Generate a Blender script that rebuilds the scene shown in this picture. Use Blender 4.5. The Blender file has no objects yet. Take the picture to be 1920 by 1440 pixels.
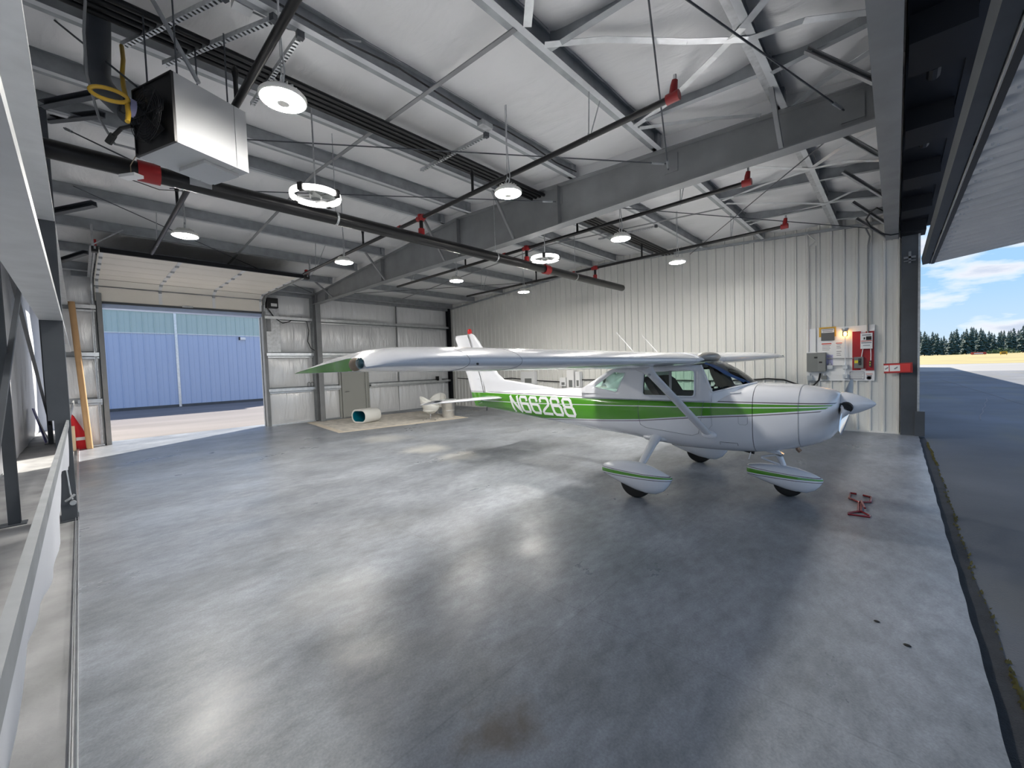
import bpy, bmesh, math, random
from mathutils import Vector, Matrix, geometry, noise
random.seed(7)
S = bpy.context.scene
COL = S.collection
PI = math.pi
V = Vector

# ------------------------------------------------------------------ camera
EYE = V((0, 0, 1.725))
FOC = 763.732                                   # pixels at 1920 wide
RIGHT = V((0.728271, 0.68448942, -0.03309955))
DOWN = V((0.00414403, -0.05269805, -0.99860189))
FWD = V((-0.68527671, 0.72711564, -0.041215))
cam = bpy.data.cameras.new('camera')
cam.sensor_width = 36.0
cam.lens = FOC / 1920 * 36.0
cam.clip_start = 0.05
cam.clip_end = 3000
camo = bpy.data.objects.new('camera', cam)
COL.objects.link(camo)
m3 = Matrix((RIGHT, -DOWN, -FWD)).transposed()
camo.matrix_world = Matrix.Translation(EYE) @ m3.to_4x4()
S.camera = camo

# ------------------------------------------------------------------ light and exposure
S.view_settings.view_transform = 'Standard'
S.view_settings.look = 'None'
S.view_settings.gamma = 1.0
S.view_settings.use_curve_mapping = False
S.view_settings.exposure = 0.72
SKY_STRENGTH = 1.55
SUN_STRENGTH = 8.5
LAMP_EMIT = 265.0
SUN_DIR = V((0.56, -0.83, -0.60)).normalized()   # the way the sunlight travels

def sky_world():
    w = bpy.data.worlds.new('sky')
    S.world = w
    w.use_nodes = True
    nt = w.node_tree
    nt.nodes.clear()
    N = nt.nodes.new
    L = nt.links.new
    out = N('ShaderNodeOutputWorld')
    bg = N('ShaderNodeBackground')
    bg.inputs['Strength'].default_value = SKY_STRENGTH
    tc = N('ShaderNodeTexCoord')
    sep = N('ShaderNodeSeparateXYZ')
    L(tc.outputs['Generated'], sep.inputs[0])
    ramp = N('ShaderNodeValToRGB')
    e = ramp.color_ramp.elements
    e[0].position = 0.0; e[0].color = (0.27, 0.335, 0.39, 1)
    e[1].position = 0.9; e[1].color = (0.085, 0.17, 0.40, 1)
    a = e.new(0.12); a.color = (0.165, 0.275, 0.40, 1)
    a = e.new(0.35); a.color = (0.125, 0.24, 0.42, 1)
    L(sep.outputs['Z'], ramp.inputs['Fac'])
    # clouds: noise on the view direction, flattened towards the horizon
    mp = N('ShaderNodeMapping')
    mp.inputs['Scale'].default_value = (1.0, 1.0, 3.6)
    mp.inputs['Location'].default_value = (4.3, 0.1, 4.7)
    L(tc.outputs['Generated'], mp.inputs[0])
    nz = N('ShaderNodeTexNoise')
    nz.inputs['Scale'].default_value = 5.2
    nz.inputs['Detail'].default_value = 9
    nz.inputs['Roughness'].default_value = 0.55
    L(mp.outputs[0], nz.inputs['Vector'])
    cr = N('ShaderNodeValToRGB')
    cr.color_ramp.elements[0].position = 0.50
    cr.color_ramp.elements[0].color = (0, 0, 0, 1)
    cr.color_ramp.elements[1].position = 0.60
    cr.color_ramp.elements[1].color = (1, 1, 1, 1)
    L(nz.outputs['Fac'], cr.inputs['Fac'])
    cc = N('ShaderNodeValToRGB')
    cc.color_ramp.elements[0].position = 0.50
    cc.color_ramp.elements[0].color = (0.47, 0.465, 0.46, 1)
    cc.color_ramp.elements[1].position = 0.66
    cc.color_ramp.elements[1].color = (0.26, 0.29, 0.35, 1)
    L(nz.outputs['Fac'], cc.inputs['Fac'])
    mx = N('ShaderNodeMixRGB')
    L(cr.outputs[0], mx.inputs['Fac'])
    L(ramp.outputs[0], mx.inputs['Color1'])
    L(cc.outputs[0], mx.inputs['Color2'])
    L(mx.outputs[0], bg.inputs['Color'])
    L(bg.outputs[0], out.inputs[0])
sky_world()

sl = bpy.data.lights.new('sun', 'SUN')
sl.energy = SUN_STRENGTH
sl.angle = 0.009
sl.color = (1.0, 0.93, 0.82)
so = bpy.data.objects.new('sun', sl)
so.rotation_euler = SUN_DIR.to_track_quat('-Z', 'Y').to_euler()
so.location = (-20, 30, 30)
COL.objects.link(so)

# ------------------------------------------------------------------ helpers
def at(px, py, **k):
    """the point of the line of sight through photograph pixel (px, py) on a plane x=, y= or z= (metres)"""
    d = FWD + RIGHT * ((px - 960) / FOC) + DOWN * ((py - 720) / FOC)
    (a, v), = k.items()
    i = 'xyz'.index(a)
    return EYE + d * ((v - EYE[i]) / d[i])

RIDGE_X, RIDGE_Z, PITCH = -7.05, 5.05, 0.0625
def roofz(x):
    return RIDGE_Z - PITCH * abs(x - RIDGE_X)     # underside of the purlins

ROOT = {}
class MB:
    def __init__(s):
        s.v = []; s.f = []
    def add(s, vs, fs):
        n = len(s.v)
        s.v += [tuple(v) for v in vs]
        s.f += [tuple(i + n for i in f) for f in fs]
        return s
    def box(s, x0, x1, y0, y1, z0, z1):
        return s.add([(x0, y0, z0), (x1, y0, z0), (x1, y1, z0), (x0, y1, z0), (x0, y0, z1), (x1, y0, z1), (x1, y1, z1), (x0, y1, z1)],
                     [(0, 3, 2, 1), (4, 5, 6, 7), (0, 1, 5, 4), (1, 2, 6, 5), (2, 3, 7, 6), (3, 0, 4, 7)])
    def sect(s, p, q, poly, up=V((0, 0, 1))):
        """extrude a 2D section (side, up) from p to q"""
        p = V(p); q = V(q); d = (q - p).normalized()
        u = V(up)
        sd = d.cross(u)
        if sd.length < 1e-4:
            u = V((1, 0, 0)); sd = d.cross(u)
        sd.normalize(); u = sd.cross(d)
        n = len(poly)
        vs = [p + sd * a + u * b for a, b in poly] + [q + sd * a + u * b for a, b in poly]
        fs = [(i, (i + 1) % n, n + (i + 1) % n, n + i) for i in range(n)]
        fs += [tuple(range(n))[::-1], tuple(range(n, 2 * n))]
        return s.add(vs, fs)
    def beam(s, p, q, w, h, up=V((0, 0, 1))):
        a, b = w / 2, h / 2
        return s.sect(p, q, [(-a, -b), (a, -b), (a, b), (-a, b)], up)
    def tube(s, pts, r, n=8, cap=True):
        pts = [V(p) for p in pts]
        rs = r if isinstance(r, (list, tuple)) else [r] * len(pts)
        d0 = (pts[1] - pts[0]).normalized()
        u = d0.orthogonal().normalized()
        vs = []
        for i, p in enumerate(pts):
            if i == 0: d = d0
            elif i == len(pts) - 1: d = (pts[i] - pts[i - 1]).normalized()
            else: d = ((pts[i + 1] - p).normalized() + (p - pts[i - 1]).normalized()).normalized()
            u = (u - d * u.dot(d)).normalized()
            w = d.cross(u)
            vs += [p + (u * math.cos(2 * PI * k / n) + w * math.sin(2 * PI * k / n)) * rs[i] for k in range(n)]
        fs = []
        for i in range(len(pts) - 1):
            for k in range(n):
                fs.append((i * n + k, i * n + (k + 1) % n, (i + 1) * n + (k + 1) % n, (i + 1) * n + k))
        if cap:
            fs += [tuple(range(n))[::-1], tuple(range((len(pts) - 1) * n, len(pts) * n))]
        return s.add(vs, fs)
    def rings(s, rings, capa=True, capb=True):
        n = len(rings[0])
        vs = [p for r in rings for p in r]
        fs = []
        for i in range(len(rings) - 1):
            for k in range(n):
                fs.append((i * n + k, i * n + (k + 1) % n, (i + 1) * n + (k + 1) % n, (i + 1) * n + k))
        if capa: fs.append(tuple(range(n))[::-1])
        if capb: fs.append(tuple(range((len(rings) - 1) * n, len(rings) * n)))
        return s.add(vs, fs)
    def lathe(s, prof, c, axis=V((0, 0, 1)), n=24):
        """prof: (radius, distance along the axis)"""
        c = V(c); ax = V(axis).normalized()
        u = ax.orthogonal().normalized(); w = ax.cross(u)
        return s.rings([[c + ax * h + (u * math.cos(2 * PI * k / n) + w * math.sin(2 * PI * k / n)) * max(r, 1e-4) for k in range(n)] for r, h in prof])
    def grid(s, fn, nu, nv):
        vs = [fn(i / nu, j / nv) for j in range(nv + 1) for i in range(nu + 1)]
        fs = [(j * (nu + 1) + i, j * (nu + 1) + i + 1, (j + 1) * (nu + 1) + i + 1, (j + 1) * (nu + 1) + i) for j in range(nv) for i in range(nu)]
        return s.add(vs, fs)
    def ball(s, c, r, n=16, sc=(1, 1, 1)):
        m = n // 2
        c = V(c)
        return s.rings([[c + V((sc[0] * r * math.sin(PI * j / m) * math.cos(2 * PI * k / n), sc[1] * r * math.sin(PI * j / m) * math.sin(2 * PI * k / n), -sc[2] * r * math.cos(PI * j / m))) for k in range(n)]
                        for j in [0.02] + list(range(1, m)) + [m - 0.02]])
    def build(s, name, mat, parent=None, loc=(0, 0, 0), smooth=None, recalc=True):
        base = ROOT[parent.name_full] if parent else V(loc)
        me = bpy.data.meshes.new(name)
        me.from_pydata([V(v) - base for v in s.v], [], s.f)
        if recalc:
            bm = bmesh.new(); bm.from_mesh(me)
            bmesh.ops.recalc_face_normals(bm, faces=bm.faces)
            bm.to_mesh(me); bm.free()
        if smooth is not None:
            me.polygons.foreach_set('use_smooth', [True] * len(me.polygons))
            me.set_sharp_from_angle(angle=math.radians(smooth))
        me.materials.append(mat)
        o = bpy.data.objects.new(name, me)
        COL.objects.link(o)
        if parent: o.parent = parent
        else: o.location = base
        ROOT[o.name_full] = base.copy()
        return o

def tag(o, label=None, cat=None, group=None, kind=None):
    for k, v in (('label', label), ('category', cat), ('group', group), ('kind', kind)):
        if v: o[k] = v
    return o
def thing(name, label, cat, loc, group=None, kind=None):
    o = bpy.data.objects.new(name, None)
    o.empty_display_size = 0.1
    COL.objects.link(o)
    o.location = loc
    ROOT[o.name_full] = V(loc)
    return tag(o, label, cat, group, kind or 'thing')
def empty_structure(name, loc=(0, 0, 0)):
    return thing(name, None, None, loc, None, 'structure')
def dup(root, loc, label=None, rotz=0):
    r = root.copy(); COL.objects.link(r); r.location = loc; r.rotation_euler = (0, 0, rotz)
    if label: r['label'] = label
    for ch in list(root.children):
        c = ch.copy(); COL.objects.link(c); c.parent = r
        for g in ch.children:
            d = g.copy(); COL.objects.link(d); d.parent = c
    return r
def copy_part(o, off, parent):
    c = o.copy(); COL.objects.link(c); c.parent = parent
    c.location = V(o.location) + V(off)
    return c

def isec(w, h, tf, tw):
    a, b, t = w / 2, h / 2, tw / 2
    return [(-a, -b), (a, -b), (a, -b + tf), (t, -b + tf), (t, b - tf), (a, b - tf), (a, b), (-a, b), (-a, b - tf), (-t, b - tf), (-t, -b + tf), (-a, -b + tf)]
def zsec(w, h, t, flip=1):
    b = h / 2
    P = [(-t / 2, -b + t), (-t / 2, b), (w, b), (w, b - .02), (w - t, b - .02), (w - t, b - t), (t / 2, b - t), (t / 2, -b), (-w, -b), (-w, -b + .02), (-w + t, -b + .02), (-w + t, -b + t)]
    return [(a * flip, c) for a, c in P]
def csec(w, h, t, flip=1):
    b = h / 2
    P = [(0, -b), (w, -b), (w, -b + t), (t, -b + t), (t, b - t), (w, b - t), (w, b), (0, b)]
    return [(a * flip, c) for a, c in P]

# ------------------------------------------------------------------ materials
def mat(name, col, rough=.5, metal=0., coat=0., noise=None, bump=None, emit=None, spec=.5, stretch=(1, 1, 1), trans=0.):
    m = bpy.data.materials.new(name); m.use_nodes = True
    nt = m.node_tree; b = nt.nodes['Principled BSDF']; L = nt.links.new; N = nt.nodes.new
    b.inputs['Base Color'].default_value = (*col, 1)
    b.inputs['Roughness'].default_value = rough
    b.inputs['Metallic'].default_value = metal
    b.inputs['Coat Weight'].default_value = coat
    b.inputs['Coat Roughness'].default_value = .06
    b.inputs['Specular IOR Level'].default_value = spec
    b.inputs['Transmission Weight'].default_value = trans
    if emit:
        b.inputs['Emission Color'].default_value = (*emit[0], 1)
        b.inputs['Emission Strength'].default_value = emit[1]
    if noise or bump:
        tc = N('ShaderNodeTexCoord'); mp = N('ShaderNodeMapping'); mp.inputs['Scale'].default_value = stretch
        L(tc.outputs['Object'], mp.inputs[0])
    if noise:
        sc, amt = noise
        n = N('ShaderNodeTexNoise'); n.inputs['Scale'].default_value = sc; n.inputs['Detail'].default_value = 6
        L(mp.outputs[0], n.inputs['Vector'])
        r = N('ShaderNodeMapRange'); r.inputs['From Min'].default_value = .3; r.inputs['From Max'].default_value = .7
        r.inputs['To Min'].default_value = 1 - amt; r.inputs['To Max'].default_value = 1 + amt
        L(n.outputs['Fac'], r.inputs['Value'])
        x = N('ShaderNodeVectorMath'); x.operation = 'SCALE'; x.inputs[0].default_value = col
        L(r.outputs[0], x.inputs['Scale']); L(x.outputs[0], b.inputs['Base Color'])
    if bump:
        sc, st, dist = bump
        n = N('ShaderNodeTexNoise'); n.inputs['Scale'].default_value = sc; n.inputs['Detail'].default_value = 5; n.inputs['Distortion'].default_value = .6
        L(mp.outputs[0], n.inputs['Vector'])
        bp = N('ShaderNodeBump'); bp.inputs['Strength'].default_value = st; bp.inputs['Distance'].default_value = dist
        L(n.outputs['Fac'], bp.inputs['Height']); L(bp.outputs[0], b.inputs['Normal'])
    return m

def glass(name, tint, gloss=.12):
    m = bpy.data.materials.new(name); m.use_nodes = True
    nt = m.node_tree; nt.nodes.clear(); N = nt.nodes.new; L = nt.links.new
    out = N('ShaderNodeOutputMaterial'); mx = N('ShaderNodeMixShader'); t = N('ShaderNodeBsdfTransparent'); g = N('ShaderNodeBsdfGlossy'); f = N('ShaderNodeFresnel')
    t.inputs[0].default_value = (*tint, 1); g.inputs['Roughness'].default_value = .02
    f.inputs['IOR'].default_value = 1.45
    L(f.outputs[0], mx.inputs[0]); L(t.outputs[0], mx.inputs[1]); L(g.outputs[0], mx.inputs[2]); L(mx.outputs[0], out.inputs[0])
    return m

M = {}
M['white_panel'] = mat('white_panel', (.68, .68, .65), .42, noise=(.6, .05), stretch=(1, 1, .25))
M['liner_trim'] = mat('liner_trim', (.66, .66, .64), .45)
M['insul_roof'] = mat('insulation_facing_roof', (.78, .78, .785), .30, .05, bump=(1.3, .42, .05), stretch=(1.1, 3.0, 1))
M['insul_wall'] = mat('insulation_facing_wall', (.84, .845, .855), .24, .12, bump=(1.7, .85, .07), stretch=(1, 2.6, .5))
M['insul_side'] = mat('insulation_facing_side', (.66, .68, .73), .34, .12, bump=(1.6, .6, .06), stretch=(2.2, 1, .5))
M['galv'] = mat('galvanized_steel', (.50, .515, .53), .42, .75, noise=(14, .18))
M['galv_dull'] = mat('dull_galvanized_steel', (.36, .38, .40), .5, .55, noise=(6, .15))
M['girt'] = mat('girt_steel', (.62, .64, .66), .42, .22, noise=(5, .08))
M['galv_bright'] = mat('bright_galvanized_steel', (.72, .74, .76), .3, .7, noise=(9, .1))
M['primer'] = mat('grey_primer_steel', (.250, .258, .266), .48, .1, noise=(2.5, .12))
M['primer_dark'] = mat('dark_grey_steel', (.065, .073, .085), .5, .1, noise=(2.5, .15))
M['black_steel'] = mat('black_steel', (.010, .011, .014), .6, spec=.2)
M['black_pipe'] = mat('black_pipe', (.010, .010, .011), .32, .3)
M['red_paint'] = mat('red_paint', (.30, .012, .014), .4)
M['red_board'] = mat('red_board', (.33, .010, .016), .35)
M['white_paint'] = mat('white_paint', (.78, .79, .80), .35)
M['cream'] = mat('cream_door_panel', (.84, .80, .73), .45, noise=(1.2, .04))
M['cream_dark'] = mat('door_joint', (.30, .28, .25), .6)
M['grey_paint'] = mat('grey_enamel', (.17, .18, .175), .4)
M['door_grey'] = mat('warm_grey_door', (.40, .405, .375), .5)
M['chrome'] = mat('chrome', (.75, .75, .76), .12, 1.0)
M['black'] = mat('black_plastic', (.008, .008, .009), .45)
M['dark'] = mat('dark_interior', (.03, .03, .033), .8)
M['rubber'] = mat('tyre_rubber', (.008, .008, .008), .75)
M['lens'] = mat('lamp_lens', (.9, .9, .9), .5, emit=((1.0, .955, .88), LAMP_EMIT))
M['lens_soft'] = mat('ring_lamp_lens', (.9, .9, .9), .5, emit=((1.0, .97, .93), 3.0))
M['lamp_rim'] = mat('lamp_rim', (.75, .74, .70), .4)
M['bulb'] = mat('amber_bulb', (.9, .6, .3), .5, emit=((1.0, .55, .18), 25.0))
M['gasket_yellow'] = mat('yellow_hose', (.42, .26, .02), .45)
M['cardboard'] = mat('cardboard', (.52, .32, .16), .8, noise=(3, .08))
M['fabric_red'] = mat('red_bag_fabric', (.62, .012, .02), .7)
M['paper'] = mat('white_paper', (.80, .80, .80), .7)
M['print_grey'] = mat('grey_print', (.25, .25, .28), .7)
M['print_red'] = mat('red_print', (.55, .06, .03), .6)
M['sign_grey'] = mat('slate_sign', (.10, .105, .11), .5)
M['sign_yellow'] = mat('yellow_sign', (.62, .36, .04), .5)
M['label_yellow'] = mat('yellow_label', (.70, .58, .03), .5)
M['lavender'] = mat('lavender_paper', (.42, .42, .66), .6)
M['purple'] = mat('purple_folder', (.16, .15, .50), .5)
M['teal'] = mat('teal_lining', (.0, .19, .27), .45)
M['wood'] = mat('pale_wood', (.66, .50, .32), .6, noise=(2, .15), stretch=(8, 8, 1))
M['chair_white'] = mat('white_chair_shell', (.72, .72, .69), .35)
M['bucket'] = mat('brushed_metal', (.72, .72, .71), .30, .8, noise=(5, .15))
M['cloth_white'] = mat('white_sheeting', (.68, .70, .76), .42, bump=(3, .4, .03), stretch=(1, 1, .3))
M['brown'] = mat('brown_fabric', (.22, .17, .12), .8)
M['blue_cloth'] = mat('blue_shade_cloth', (.20, .36, .78), .5)
M['blue_wall'] = mat('blue_metal_wall', (.44, .52, .70), .5, noise=(.5, .05), stretch=(1, 1, .2))
M['green_strip'] = mat('pale_green_panel', (.42, .53, .52), .5)
M['blue_trim'] = mat('pale_blue_trim', (.46, .56, .78), .5)
M['door_soffit'] = mat('white_corrugated_panel', (.80, .80, .80), .42, noise=(.8, .05))
M['window_glass'] = glass('cabin_glass', (.66, .83, .76))
M['shield_glass'] = glass('windshield_glass', (.86, .92, .92))
M['tire_red'] = mat('red_tow_bar', (.20, .014, .018), .22, .4)

def floor_material():
    m = bpy.data.materials.new('sealed_concrete'); m.use_nodes = True
    nt = m.node_tree; b = nt.nodes['Principled BSDF']; L = nt.links.new; N = nt.nodes.new
    tc = N('ShaderNodeTexCoord')
    def nz(scale, detail, st=(1, 1, 1), rough=.6, dist=0.):
        mp = N('ShaderNodeMapping'); mp.inputs['Scale'].default_value = st; mp.inputs['Rotation'].default_value = (0, 0, .5)
        L(tc.outputs['Object'], mp.inputs[0])
        n = N('ShaderNodeTexNoise'); n.inputs['Scale'].default_value = scale; n.inputs['Detail'].default_value = detail
        n.inputs['Roughness'].default_value = rough; n.inputs['Distortion'].default_value = dist
        L(mp.outputs[0], n.inputs['Vector']); return n.outputs['Fac']
    def mr(v, a, b_, c, d):
        r = N('ShaderNodeMapRange'); r.inputs['From Min'].default_value = a; r.inputs['From Max'].default_value = b_
        r.inputs['To Min'].default_value = c; r.inputs['To Max'].default_value = d; L(v, r.inputs['Value']); return r.outputs[0]
    def math_(op, a, b_):
        x = N('ShaderNodeMath'); x.operation = op
        for i, v in enumerate((a, b_)):
            if isinstance(v, (int, float)): x.inputs[i].default_value = v
            else: L(v, x.inputs[i])
        return x.outputs[0]
    big = mr(nz(.33, 5), .34, .66, .78, 1.16)
    mid = mr(nz(1.7, 9, (1, .6, 1), .62), .30, .70, .72, 1.22)
    fine = math_('MULTIPLY', mr(nz(11, 8, (1, .5, 1), .72), .3, .7, .72, 1.24), mr(nz(75, 3), .3, .7, .84, 1.12))
    val = math_('MULTIPLY', math_('MULTIPLY', big, mid), fine)
    # pale scraped patches
    # saw-cut joints every 4.06 m
    sep = N('ShaderNodeSeparateXYZ'); L(tc.outputs['Object'], sep.inputs[0])
    def joint(v, off, per):
        a = math_('ADD', v, off); a = math_('DIVIDE', a, per); a = math_('FRACT', a, 0); a = math_('SUBTRACT', a, .5); a = math_('ABSOLUTE', a, 0)
        return math_('LESS_THAN', a, .005 / per)
    j = math_('MAXIMUM', joint(sep.outputs['X'], 40.6, 5.2), joint(sep.outputs['Y'], 40.3, 4.06))
    val = math_('MULTIPLY', val, math_('SUBTRACT', 1., math_('MULTIPLY', j, .12)))
    base = N('ShaderNodeVectorMath'); base.operation = 'SCALE'; base.inputs[0].default_value = (.232, .252, .284)
    L(val, base.inputs['Scale'])
    # brownish stain in front
    def spot(cx, cy, r0, r1):
        dx = math_('SUBTRACT', sep.outputs['X'], cx); dy = math_('SUBTRACT', sep.outputs['Y'], cy)
        d = math_('SQRT', math_('ADD', math_('MULTIPLY', dx, dx), math_('MULTIPLY', dy, dy)), 0)
        d = math_('ADD', d, math_('MULTIPLY', math_('SUBTRACT', nz(2.2, 7), .5), .9))
        return mr(d, r0, r1, 1., 0.)
    st = at(920, 1370, z=0)
    mx = N('ShaderNodeMixRGB'); mx.blend_type = 'MIX'; mx.inputs['Color2'].default_value = (.12, .085, .05, 1)
    sep0 = sep
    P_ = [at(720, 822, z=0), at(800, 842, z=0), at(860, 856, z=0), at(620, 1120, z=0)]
    L(math_('MULTIPLY', spot(st.x, st.y, .04, .22), .65), mx.inputs['Fac']); L(base.outputs[0], mx.inputs['Color1'])
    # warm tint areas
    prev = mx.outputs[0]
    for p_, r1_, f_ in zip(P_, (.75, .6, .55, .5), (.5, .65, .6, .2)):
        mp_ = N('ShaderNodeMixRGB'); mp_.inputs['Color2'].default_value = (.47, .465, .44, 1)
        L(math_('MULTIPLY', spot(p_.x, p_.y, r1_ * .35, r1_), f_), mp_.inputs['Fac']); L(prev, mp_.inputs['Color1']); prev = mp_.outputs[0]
    warm = mr(nz(.5, 4), .5, .72, 0., .35)
    mw = N('ShaderNodeMixRGB'); mw.blend_type = 'MULTIPLY'; mw.inputs['Color2'].default_value = (1.0, .95, .86, 1)
    L(warm, mw.inputs['Fac']); L(prev, mw.inputs['Color1'])
    L(mw.outputs[0], b.inputs['Base Color'])
    ro = mr(nz(1.1, 7, (1, .6, 1), .6), .3, .7, .24, .48)
    L(ro, b.inputs['Roughness'])
    b.inputs['Specular IOR Level'].default_value = .55
    bp = N('ShaderNodeBump'); bp.inputs['Strength'].default_value = .12; bp.inputs['Distance'].default_value = .01
    L(nz(22, 6, (1, .4, 1)), bp.inputs['Height']); L(bp.outputs[0], b.inputs['Normal'])
    return m
M['floor'] = floor_material()
M['side_floor'] = mat('dusty_concrete', (.29, .293, .297), .6, noise=(2.2, .28), bump=(30, .15, .01))
M['asphalt'] = mat('apron_asphalt', (.088, .095, .108), .70, noise=(.35, .38), bump=(60, .5, .01))
def mossy(m):
    nt = m.node_tree; N = nt.nodes.new; L = nt.links.new; b = nt.nodes['Principled BSDF']
    src = b.inputs['Base Color'].links[0].from_socket
    tc = N('ShaderNodeTexCoord'); mp = N('ShaderNodeMapping'); mp.inputs['Scale'].default_value = (.9, .30, 1); L(tc.outputs['Object'], mp.inputs[0])
    n = N('ShaderNodeTexNoise'); n.inputs['Scale'].default_value = .8; n.inputs['Detail'].default_value = 8; L(mp.outputs[0], n.inputs['Vector'])
    r = N('ShaderNodeMapRange'); r.inputs['From Min'].default_value = .52; r.inputs['From Max'].default_value = .75; r.inputs['To Max'].default_value = .55; L(n.outputs['Fac'], r.inputs['Value'])
    x = N('ShaderNodeMixRGB'); x.inputs['Color2'].default_value = (.16, .145, .075, 1); L(r.outputs[0], x.inputs['Fac']); L(src, x.inputs['Color1']); L(x.outputs[0], b.inputs['Base Color'])
mossy(M['asphalt'])
M['asphalt_dark'] = mat('fresh_asphalt', (.022, .024, .028), .8, noise=(8, .3), bump=(90, .6, .01))
M['taxi'] = mat('pale_concrete_pavement', (.22, .215, .205), .7, noise=(.1, .1))
M['alley'] = mat('alley_pavement', (.165, .150, .147), .75, noise=(.6, .18), bump=(40, .3, .01), stretch=(1, .3, 1))
M['grass'] = mat('dry_grass', (.27, .215, .065), .9, noise=(.08, .25))
M['moss'] = mat('moss', (.11, .095, .028), .9, noise=(9, .4))
M['conifer'] = mat('hazy_conifer_needles', (.050, .100, .090), .8, noise=(.8, .45))  # bluish haze of the distance is mixed into the needle colour
M['bark'] = mat('bark', (.06, .045, .035), .9)
M['bush'] = mat('olive_bush', (.10, .15, .055), .8, noise=(.8, .3))

def rug_material():
    m = mat('woven_rug', (.58, .545, .49), .95, noise=(3.2, .22), stretch=(1, 1.5, 1))
    return m
M['rug'] = rug_material()
M['rug_edge'] = mat('rug_border', (.64, .57, .47), .95, noise=(6, .1))

# ================================================================== STRUCTURE
X_B, X_D, Y_C = -15.5, 0.36, 12.14
# ---- floor slab (with the strip beside the left wall)
b = MB()
def slab_edge(y): return X_D + .003 * math.sin(y * 3.1) * math.sin(y * 1.3 + 1) + .003 * math.sin(y * 11)
ys = [-1.1 + i * .05 for i in range(int(13.45 / .05) + 1)]
top = [(slab_edge(y), y) for y in ys]
poly = [(X_B - .15, -1.1)] + top + [(X_B - .15, ys[-1])]
n = len(poly)
b.add([(x, y, 0) for x, y in poly] + [(x, y, -.2) for x, y in poly], [tuple(range(n)), tuple(range(n, 2 * n))[::-1]] + [(i, n + i, n + (i + 1) % n, (i + 1) % n) for i in range(n)])
floor = tag(b.build('floor', M['floor'], None, (0, 0, 0)), kind='structure')
b = MB(); b.box(-22.5, X_B - .15, -1.1, -.05, -.2, 0)
b.box(X_B - .15, X_D - .05, -1.09, -.115, .0, .004)
b.build('side_floor', M['side_floor'], floor)

# ---- ceiling: metal deck, insulation sheets, purlins
ceiling = empty_structure('ceiling')
b = MB()
def deck(x0, x1, y0, y1, z, t=.04):
    b.add([(x0, y0, roofz(x0) + z), (x1, y0, roofz(x1) + z), (x1, y1, roofz(x1) + z), (x0, y1, roofz(x0) + z),
           (x0, y0, roofz(x0) + z + t), (x1, y0, roofz(x1) + z + t), (x1, y1, roofz(x1) + z + t), (x0, y1, roofz(x0) + z + t)],
          [(0, 1, 2, 3), (7, 6, 5, 4), (0, 4, 5, 1), (1, 5, 6, 2), (2, 6, 7, 3), (3, 7, 4, 0)])
deck(-15.9, RIDGE_X, -1.4, 12.5, .30); deck(RIDGE_X, .55, -1.4, 12.5, .30)
b.box(-22.6, -15.9, -1.4, 0, 4.85, 4.9)
b.build('roof_deck', M['galv_dull'], ceiling)
PURL = [-1.0, -2.5, -3.95, -5.35, -6.6, -7.5, -8.8, -10.15, -11.75, -13.5, -15.1]
bays = [(-1.1, 5.86), (6.06, 12.1)]
edges = [.1] + PURL + [-15.7]
for i in range(len(edges) - 1):
    xa, xb = edges[i], edges[i + 1]
    if abs(xa - xb) < .2: continue
    for (y0, y1) in [(-1.2, 5.96), (5.96, 12.25)]:
        ph = random.random() * 6
        def fn(u, v, xa=xa, xb=xb, y0=y0, y1=y1, ph=ph):
            x = xa + (xb - xa) * u; y = y0 + (y1 - y0) * v
            e = math.sin(PI * u) ** .7 if 0 < u < 1 else 0
            sag = .075 * e * (1 + .35 * math.sin(y * 1.1 + ph) + .18 * math.sin(y * 3.7 + ph * 2))
            wr = .010 * e * math.sin(y * 9 + 5 * math.sin(u * 3 + ph) + ph) + .006 * e * math.sin(y * 21 + u * 7 + ph)
            wr += .022 * e * noise.noise(V((x * 1.3, y * 1.1, ph)))
            return (x, y, roofz(x) + .215 - sag + wr)
        bb = MB().grid(fn, 12, 70)
        bb.build('insulation_panel', M['insul_roof'], ceiling, smooth=60, recalc=False)
for i, x in enumerate(PURL):
    for (y0, y1) in bays:
        bb = MB()
        z = roofz(x) + .105
        bb.sect((x, y0, z), (x, y1, z), zsec(.065, .21, .006, 1 if x > RIDGE_X else -1))
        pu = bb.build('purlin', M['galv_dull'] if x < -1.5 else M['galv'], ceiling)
        # small clip where the purlin meets the frame
        cb = MB().box(x - .05, x + .05, y1 - .10 if y0 < 0 else y0, y1 if y0 < 0 else y0 + .10, roofz(x), roofz(x) + .20)
        cb.build('clip', M['galv_dull'], pu)
        sg = 1 if x > RIDGE_X else -1
        MB().box(min(x, x + sg * .066), max(x, x + sg * .066), y0, y1, roofz(x) - .004, roofz(x) - .001).build('lamplit_flange_strip', M['girt'], pu)  # paler strip under the flange imitates lamplight on its lower face
# bridging straps along the bays (dark flat bars across the purlins)
for y in (2.85, 9.0):
    b = MB()
    for xa, xb in ((-2.5, RIDGE_X), (RIDGE_X, -15.0)):
        b.beam((xa, y, roofz(xa) - .006), (xb, y, roofz(xb) - .006), .05, .012)
    b.build('bridging_bar', M['primer'], ceiling)
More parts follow.
